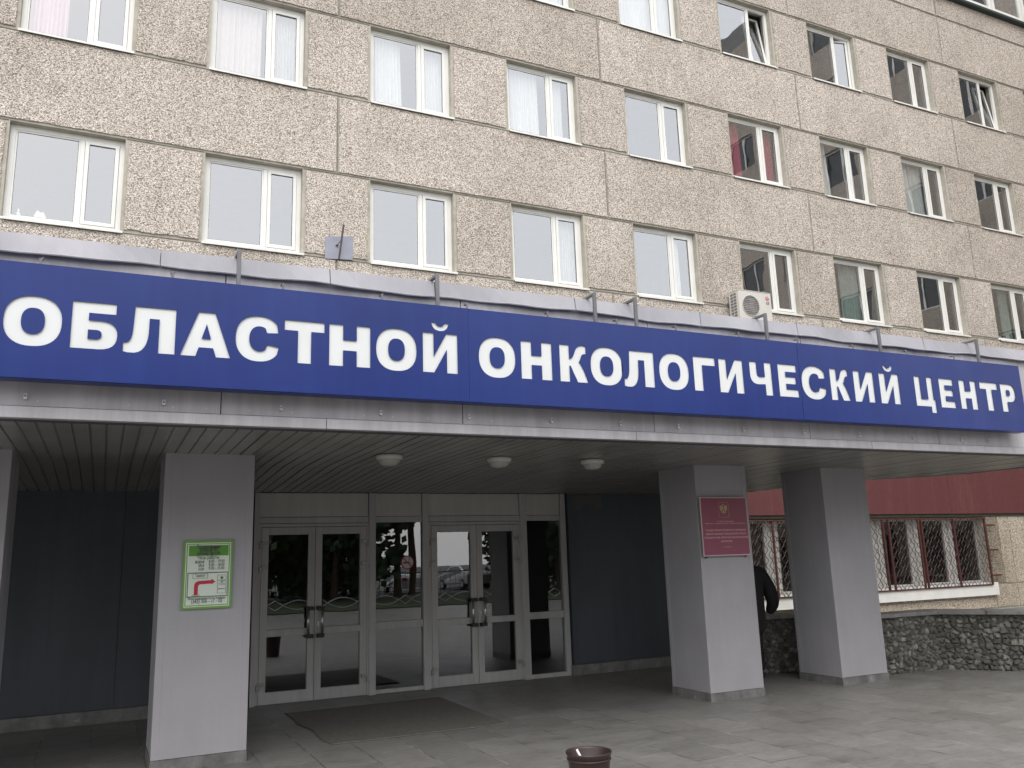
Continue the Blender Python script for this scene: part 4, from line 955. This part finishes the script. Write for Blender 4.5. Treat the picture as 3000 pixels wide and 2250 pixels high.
tag(MB().prism([(x, y) for x, y in bk0]+[(16.5, 14.7), (8.7, 14.7), (8.7, 10.9), (8.1, 10.9)], lambda u, v, w_: (u, v, .01+w_), .04).build('planter_soil', t.m), 'soil bed behind the stone wall', 'soil', kind='structure')

# ------------------------------------------------------------------ floor mat, bucket
m = MB(); n = 16; R = random.Random(2); fl_ = [(1.93+.06*k/n+R.uniform(-.006, .006)+.02*math.sin(k*.8), 10.15-1.98*k/n) for k in range(n+1)]
fr2 = [(2.0+1.75*k/n, 8.17-.02*k/n+R.uniform(-.004, .004)) for k in range(1, n+1)]
m.prism(fl_+fr2+[(3.78, 10.15)], lambda u, v, w_: (u, v, .002+w_), .012)
tag(m.build('floor_mat', MAT['mat'], bevel=.003), 'worn brown floor mat lying on the paving before the double doors', 'mat')
bx_, by_ = .5728*5.15, 5.15; bh = 1.6-.2402*5.15
Bk = thing('bucket', (bx_, by_, 0), 'brown plastic bucket standing on the paving', 'bucket')
rr_ = .0295*5.15*.96
MB().lathe([(0, .003), (rr_*.72, .003), (rr_*.74, .01), (rr_*.955, bh-.03), (rr_, bh-.022), (rr_*1.03, bh-.008), (rr_*1.03, bh), (rr_*.98, bh), (rr_*.94, bh-.012), (rr_*.70, .02), (0, .02)], (bx_, by_, 0), 56).build('bucket_body', MAT['bucket'], Bk, smooth=True)
MB().lathe([(rr_*.99, bh-.05), (rr_*1.0, bh-.047), (rr_*1.0, bh-.042), (rr_*.97, bh-.04)], (bx_, by_, 0), 56).build('rim_rib', MAT['bucket'], Bk, smooth=True)
MB().tube((bx_-.045, by_-.085, bh-.06), (bx_-.099, by_-.035, bh+.022), .0075, 10).tube((bx_-.0, by_-.10, bh-.15), (bx_-.045, by_-.085, bh-.06), .0075, 10)
sm = MB().tube((bx_-.052, by_-.095, bh-.12), (bx_-.100, by_-.020, bh+.024), .0075, 10)
tag(sm.build('white_stick', MAT['stick'], smooth=True), 'short white stick leaning in the brown bucket', 'stick')
# ------------------------------------------------------------------ person behind the plaque column
def skin_body(name, joints, edges, mat, parent, base, sub=2, root=0):
    me = bpy.data.meshes.new(name); me.from_pydata([Vector(j[0]) for j in joints], edges, [])
    o = bpy.data.objects.new(name, me); COL.objects.link(o)
    sk = o.modifiers.new('skin', 'SKIN'); sv = me.skin_vertices[0].data if me.skin_vertices else None
    if sv is None:
        bm = bmesh.new(); bm.from_mesh(me); bm.verts.layers.skin.verify(); bm.to_mesh(me); bm.free(); sv = me.skin_vertices[0].data
    for i, j in enumerate(joints):
        r = j[1]; sv[i].radius = r if isinstance(r, tuple) else (r, r); sv[i].use_root = (i == root)
    sk.use_smooth_shade = True
    ss = o.modifiers.new('sub', 'SUBSURF'); ss.levels = sub; ss.render_levels = sub
    me.materials.append(mat); o.parent = parent; return o
PP = thing('person', (7.66, 9.0, 0), 'person in a long dark coat standing half hidden behind the plaque column', 'person', rz=math.radians(172))
dark = plain('dark_jacket', (.010,.010,.011), .85); darkt = plain('dark_trousers', (.009,.009,.011), .9); skinm = plain('skin', (.30,.17,.12), .55); hairm = plain('dark_hair', (.02,.015,.012), .7)
# local frame: x = person's right..left, y forward(-y is facing), z up
J = [((0,0,.52), (.24,.19)), ((0,.01,1.0), (.225,.165)), ((0,.02,1.2), (.225,.16)), ((0,.03,1.33), (.19,.13)), ((0,.02,1.42), (.085,.08)), ((0,-.005,1.50), (.055,.06)),
     ((.20,.03,1.33), .095), ((.29,.04,1.16), .10), ((.36,.03,.97), .092), ((.36,-.02,.87), .078), ((.33,-.08,.81), .052),
     ((-.20,.03,1.33), .095), ((-.29,.04,1.16), .10), ((-.36,.03,.97), .092), ((-.36,-.02,.87), .078), ((-.33,-.08,.81), .052)]
ED = [(0,1),(1,2),(2,3),(3,4),(4,5),(3,6),(6,7),(7,8),(8,9),(9,10),(3,11),(11,12),(12,13),(13,14),(14,15)]
skin_body('jacket', J, ED, dark, PP, None)
J = [((0,0,.95), (.15,.12)), ((.09,0,.84), .095), ((.10,-.005,.66), .08), ((.10,-.01,.48), .062), ((.10,.02,.28), .055), ((.10,.03,.10), .045), ((-.09,0,.84), .095), ((-.10,-.005,.66), .08), ((-.10,-.01,.48), .062), ((-.10,.02,.28), .055), ((-.10,.03,.10), .045)]
skin_body('trousers', J, [(0,1),(1,2),(2,3),(3,4),(4,5),(0,6),(6,7),(7,8),(8,9),(9,10)], darkt, PP, None)
for s in (1, -1):
    skin_body('shoe', [((.10*s,.06,.05), .045), ((.10*s,-.03,.05), .045), ((.105*s,-.12,.04), (.042,.03)), ((.108*s,-.18,.035), (.03,.022))], [(0,1),(1,2),(2,3)], MAT['black'], PP, None)
    # hand: palm and five fingers
    hx, hy, hz = .315*s, -.11, .79
    J = [((hx,hy,hz), .026), ((hx-.005*s,hy-.035,hz-.006), (.034,.02)), ((hx-.008*s,hy-.07,hz-.014), (.034,.015))]; ed = [(0,1),(1,2)]
    for k, (ox, ln) in enumerate(((-.028, .058), (-.010, .066), (.009, .062), (.027, .05))):
        b = len(J); J += [((hx+ox,hy-.085,hz-.018), .0095), ((hx+ox,hy-.085-ln*.5,hz-.035), .0085), ((hx+ox*.95,hy-.085-ln*.75,hz-.062), .0075)]; ed += [(2,b),(b,b+1),(b+1,b+2)]
    b = len(J); J += [((hx-.035*s,hy-.03,hz-.02), .012), ((hx-.05*s,hy-.06,hz-.035), .010), ((hx-.048*s,hy-.085,hz-.045), .0085)]; ed += [(0,b),(b,b+1),(b+1,b+2)]
    skin_body('hand', J, ed, skinm, PP, None, sub=1)
hd = MB(); prof = []
me = bpy.data.meshes.new('head'); bm = bmesh.new(); bmesh.ops.create_uvsphere(bm, u_segments=28, v_segments=20, radius=1)
for v in bm.verts:
    x, y, z = v.co; fx_ = x*.074; fy = y*.092; fz = z*.112
    if z < -.2: k = 1-(-.2-z)*.38; fx_ *= k; fy = fy*k-.012*(-.2-z)
    if y < -.55 and abs(x) < .22 and -.35 < z < .1: fy -= .020*(1-abs(x)/.22)*(1-abs(z+.12)/.26 if abs(z+.12) < .26 else 0)   # nose
    if y < -.6 and .02 < z < .28 and .2 < abs(x) < .55: fy += .008                                                         # eye sockets
    if y < -.6 and abs(z+.52) < .08 and abs(x) < .3: fy -= .004
    v.co = (fx_, fy-.02, fz+1.60)
bm.to_mesh(me); bm.free(); me.materials.append(skinm)
for p in me.polygons: p.use_smooth = True
o = bpy.data.objects.new('head', me); COL.objects.link(o); o.parent = PP
skin_body('ear', [((.073,-.01,1.60), (.008,.018)), ((.077,-.0,1.62), (.008,.014))], [(0,1)], skinm, PP, None, 1); skin_body('ear', [((-.073,-.01,1.60), (.008,.018)), ((-.077,-.0,1.62), (.008,.014))], [(0,1)], skinm, PP, None, 1)
me = bpy.data.meshes.new('hair'); bm = bmesh.new(); bmesh.ops.create_uvsphere(bm, u_segments=24, v_segments=16, radius=1)
bmesh.ops.delete(bm, geom=[v for v in bm.verts if v.co.z < -.35 or (v.co.y < -.35 and v.co.z < .45)], context='VERTS')
for v in bm.verts: v.co = (v.co.x*.081, v.co.y*.099-.012, v.co.z*.12+1.607)
bm.to_mesh(me); bm.free(); me.materials.append(hairm); o = bpy.data.objects.new('hair', me); COL.objects.link(o); o.parent = PP
o.modifiers.new('thick', 'SOLIDIFY').thickness = .01
# ------------------------------------------------------------------ surroundings behind the camera (mirrored in the glass)
WX, WE = 28.0, -5.2
Wg = thing('hospital_wing', (WX+3, 5, 0), 'second pebble-dash wing of the hospital standing at right angles beyond the photo edge', 'building')
wh_ = .96*WX+H0
m = MB(); m.box(WX+.3, WX+12, WE, 14.7, -.5, wh_); m.build('wing_core', MAT['room'], Wg)
m = MB(); fm = MB(); gm = MB()
nf = 8
for r in range(nf):
    zb = Z1+HH*(r-2)
    if zb < .5: zb2 = .5
    m.box(WX, WX+.3, WE, 14.7, zb+WH, min(zb+HH, wh_))
    y = WE+.6; yp_ = WE
    while y+WW < 14.6:
        m.box(WX, WX+.3, yp_, y, zb, zb+WH)
        for a, b, c_, d in ((y, y+.07, zb, zb+WH), (y+WW-.07, y+WW, zb, zb+WH), (y+1.0, y+1.1, zb, zb+WH), (y+.07, y+1.0, zb, zb+.08), (y+1.1, y+WW-.07, zb, zb+.08), (y+.07, y+1.0, zb+WH-.08, zb+WH), (y+1.1, y+WW-.07, zb+WH-.08, zb+WH)): fm.box(WX+.12, WX+.18, a, b, c_, d)
        gm.poly([(WX+.16, y, zb), (WX+.16, y+WW, zb), (WX+.16, y+WW, zb+WH), (WX+.16, y, zb+WH)])
        yp_ = y+WW; y += P
    m.box(WX, WX+.3, yp_, 14.7, zb, zb+WH)
m.build('wall', MAT['pebble'], Wg); fm.build('window_frames', MAT['pvc'], Wg); gm.build('window_glass', plain('far_glass', (.05,.055,.06), .08), Wg)
# trees
leafm = []
for k, c_ in enumerate(((.06,.10,.035), (.08,.115,.04), (.05,.085,.04))):
    leafm.append(plain('leaves_%d' % k, c_, .7, var=.35, scale=.8))
def tree(x, y, h, label, seed, mk, cr=.32, base=.3):
    R = random.Random(seed); o = thing('tree', (x, y, 0), label, 'tree', 'trees opposite the entrance')
    m = MB(); pts = [Vector((x, y, -.02))]; n = 7
    for i in range(1, n+1): pts.append(Vector((x+R.uniform(-.12, .12)*i*.5, y+R.uniform(-.12, .12)*i*.5, h*.9*i/n)))
    for i in range(n): m.tube(pts[i], pts[i+1], .19*(1-i/(n+1)), 8, .19*(1-(i+1)/(n+1)))
    cl_ = []
    for k in range(34):
        t_ = R.uniform(base, 1); i = min(n-1, int(t_*n*.98)); p = pts[i].lerp(pts[i+1], R.random()); a = R.uniform(0, 6.28); L = h*cr*(1.15-t_)*R.uniform(.6, 1.1)
        q = p+Vector((math.cos(a)*L, math.sin(a)*L, L*R.uniform(.1, .6))); m.tube(p, q, .05*(1.2-t_), 5, .015)
        for s in range(3): cl_.append((p.lerp(q, .45+.3*s), L*.38+.25))
    m.build('trunk', MAT['wood'], o)
    lf = MB()
    for c_, r_ in cl_:
        for k in range(60):
            d = Vector((R.gauss(0, 1), R.gauss(0, 1), R.gauss(0, .8))); d = d/max(1, d.length)*r_*R.random()**.4; p = c_+d
            u = Vector((R.uniform(-1,1), R.uniform(-1,1), R.uniform(-1,1))).normalized()*.24; v = u.orthogonal().normalized()*.18
            lf.poly([p-u, p+v, p+u, p-v])
    lf.build('crown', leafm[mk], o); return o
TR = [(2.4, -18, 11, 'bushy tree mirrored at the far left door glass', 0, .34, .10), (9.9, -18.5, 11, 'dense dark tree mirrored in the left double doors', 2, .27, .06), (9.2, -21, 12, 'tall leafy tree close behind the dense dark tree', 1, .26, .08),
 (13.4, -20, 13, 'slim pine with bare lower trunk mirrored beside the no smoking sticker', 1, .16, .30), (14.7, -21.5, 13, 'second slim pine beside the fence', 0, .15, .34), (21.6, -18, 11, 'broad dark tree mirrored in the rightmost glass panel', 2, .40, .06), (1.0, -21, 12, 'leafy tree at the far left of the lawn', 1, .36, .10), (25, -21, 13, 'large dark tree at the right of the car row', 0, .38, .08), (-5, -20, 12, 'leafy tree beyond the left end of the lawn', 2, .38, .10), (31, -20, 13, 'large tree far to the right of the lawn', 1, .38, .08), (27, -30, 12, 'leafy tree behind the parked cars', 2, .30, .10), (-12, -22, 13, 'outermost leafy tree on the left', 0, .38, .10), (38, -22, 13, 'outermost leafy tree on the right', 2, .38, .10), (10.4, -31, 12, 'leafy tree behind the left parked cars', 0, .36, .10)]
for k, (x, y, h, lab, mk, cr, bs) in enumerate(TR): tree(x, y, h, lab, 20+k, mk, cr, bs)
# fence
Fn = thing('metal_fence', (10, -22.3, 0), 'low metal fence of thin bars along the lawn', 'fence')
m = MB(); x = -12.0
while x < 34: m.tube((x, -22.3, 0), (x, -22.3, 1.25), .012, 5); x += .28
m.build('bars', MAT['black'], Fn); MB().box(-12, 34, -22.32, -22.28, 1.1, 1.14).box(-12, 34, -22.32, -22.28, .2, .24).build('rails', MAT['black'], Fn)
# looped tube rail on the lawn edge
La = thing('tube_rail', (8, -7.8, 0), 'white looped tube rail along the lawn edge', 'railing')
m = MB()
for k in range(14):
    x0_ = -4+k*1.6; m.path([(x0_+1.6*q/12, -9.6, .12+.34*math.sin(math.pi*q/12)) for q in range(13)], .012, 6); m.path([(x0_+1.6*q/12, -9.6, .46-.34*math.sin(math.pi*q/12)) for q in range(13)], .012, 6)
m.build('loops', MAT['zinc'], La)
# parked cars
def make_car(label, paint, x, y, rz, group='cars parked across the lawn'):
    o = thing('parked_car', (0, 0, 0), label, 'car', group)
    L_, W_ = 4.3, .86
    prof = [(-2.15,.32),(-2.15,.62),(-2.08,.80),(-1.25,.92),(-.62,1.38),(.55,1.44),(1.35,1.10),(1.95,1.02),(2.12,.85),(2.15,.32)]
    m = MB(); n = len(prof); ring = []
    for yy, ins in ((-W_, 0), (-W_+.02, 0), (W_-.02, 0), (W_, 0)):
        ring.append([])
    m2 = MB()
    def sec(px, pz, side): 
        t_ = max(0, (pz-.85)/.6); return (px, side*(W_-.20*t_), pz)
    k = len(m2.v)
    for side in (-1, 1): m2.v += [sec(a, b, side) for a, b in prof]
    m2.f += [tuple(range(n)), tuple(range(2*n-1, n-1, -1))]
    for i in range(n): j = (i+1) % n; m2.f.append((i, n+i, n+j, j))
    m2.build('body', paint, o, bevel=.05, seg=3)
    gl = plain('car_glass', (.02,.022,.025), .05); 
    for side in (-1, 1):
        m = MB(); q = [(-.98,.96),(-.52,1.30),(.45,1.36),(1.02,1.12),(1.05,.98)]; pts = [(a, side*(W_-.20*max(0, (b-.85)/.6)+.006), b) for a, b in q]; m.poly(pts); m.build('side_window', gl, o)
    m = MB(); 
    for (a, b), (c_, d) in (((-1.2,.965),(-.66,1.345)), ((.62,1.425),(1.30,1.14))):
        e = .012 
        y0_, y1_ = W_-.20*max(0, (b-.85)/.6)-.08, W_-.20*max(0, (d-.85)/.6)-.08; nx_ = -(d-b); nz_ = (c_-a); ln = math.hypot(nx_, nz_); nx_, nz_ = nx_/ln*e, nz_/ln*e
        m.poly([(a+nx_, -y0_, b+nz_), (a+nx_, y0_, b+nz_), (c_+nx_, y1_, d+nz_), (c_+nx_, -y1_, d+nz_)])
    m.build('windscreen', gl, o)
    for a in (-1.35, 1.32):
        for side in (-1, 1):
            wv_ = MB().tube((a, side*(W_-.18), .31), (a, side*(W_+.01), .31), .31, 24).build('wheel', MAT['rubber'], o, bevel=.03)
            MB().tube((a, side*(W_+.005), .31), (a, side*(W_+.02), .31), .19, 16).build('rim', MAT['zinc'], wv_)
    for side in (-1, 1):
        MB().box(-2.17, -2.10, min(side*.5, side*.8), max(side*.5, side*.8), .62, .74).build('headlight', MAT['chrome'], o, bevel=.02)
        MB().box(2.10, 2.17, min(side*.55, side*.8), max(side*.55, side*.8), .72, .88).build('tail_light', MAT['logo_red'], o, bevel=.02)
    o.location = (x, y, 0); o.rotation_euler = (0, 0, rz)
    return o
pw_m = plain('white_car_paint', (.70,.70,.70), .25, var=.02); ps = plain('silver_car_paint', (.38,.39,.40), .3, .4, .02); pg = plain('dark_green_paint', (.02,.05,.04), .25, var=.02)
for k, (lab, pm, x, y, rz) in enumerate((('white hatchback mirrored in the left doors', pw_m, 6.2, -26.0, 1.5), ('silver hatchback parked second in the row', ps, 9.4, -26.3, 1.6), ('dark green hatchback mirrored in the middle glass panel', pg, 12.6, -26.0, 1.55), ('white hatchback mirrored in the right doors', pw_m, 15.7, -25.5, 1.62), ('silver hatchback near the broad dark tree', ps, 19.5, -26.0, 1.5), ('white hatchback at the right end of the row', pw_m, 22.8, -26.0, 1.6))):
    make_car(lab, pm, x, y, rz)
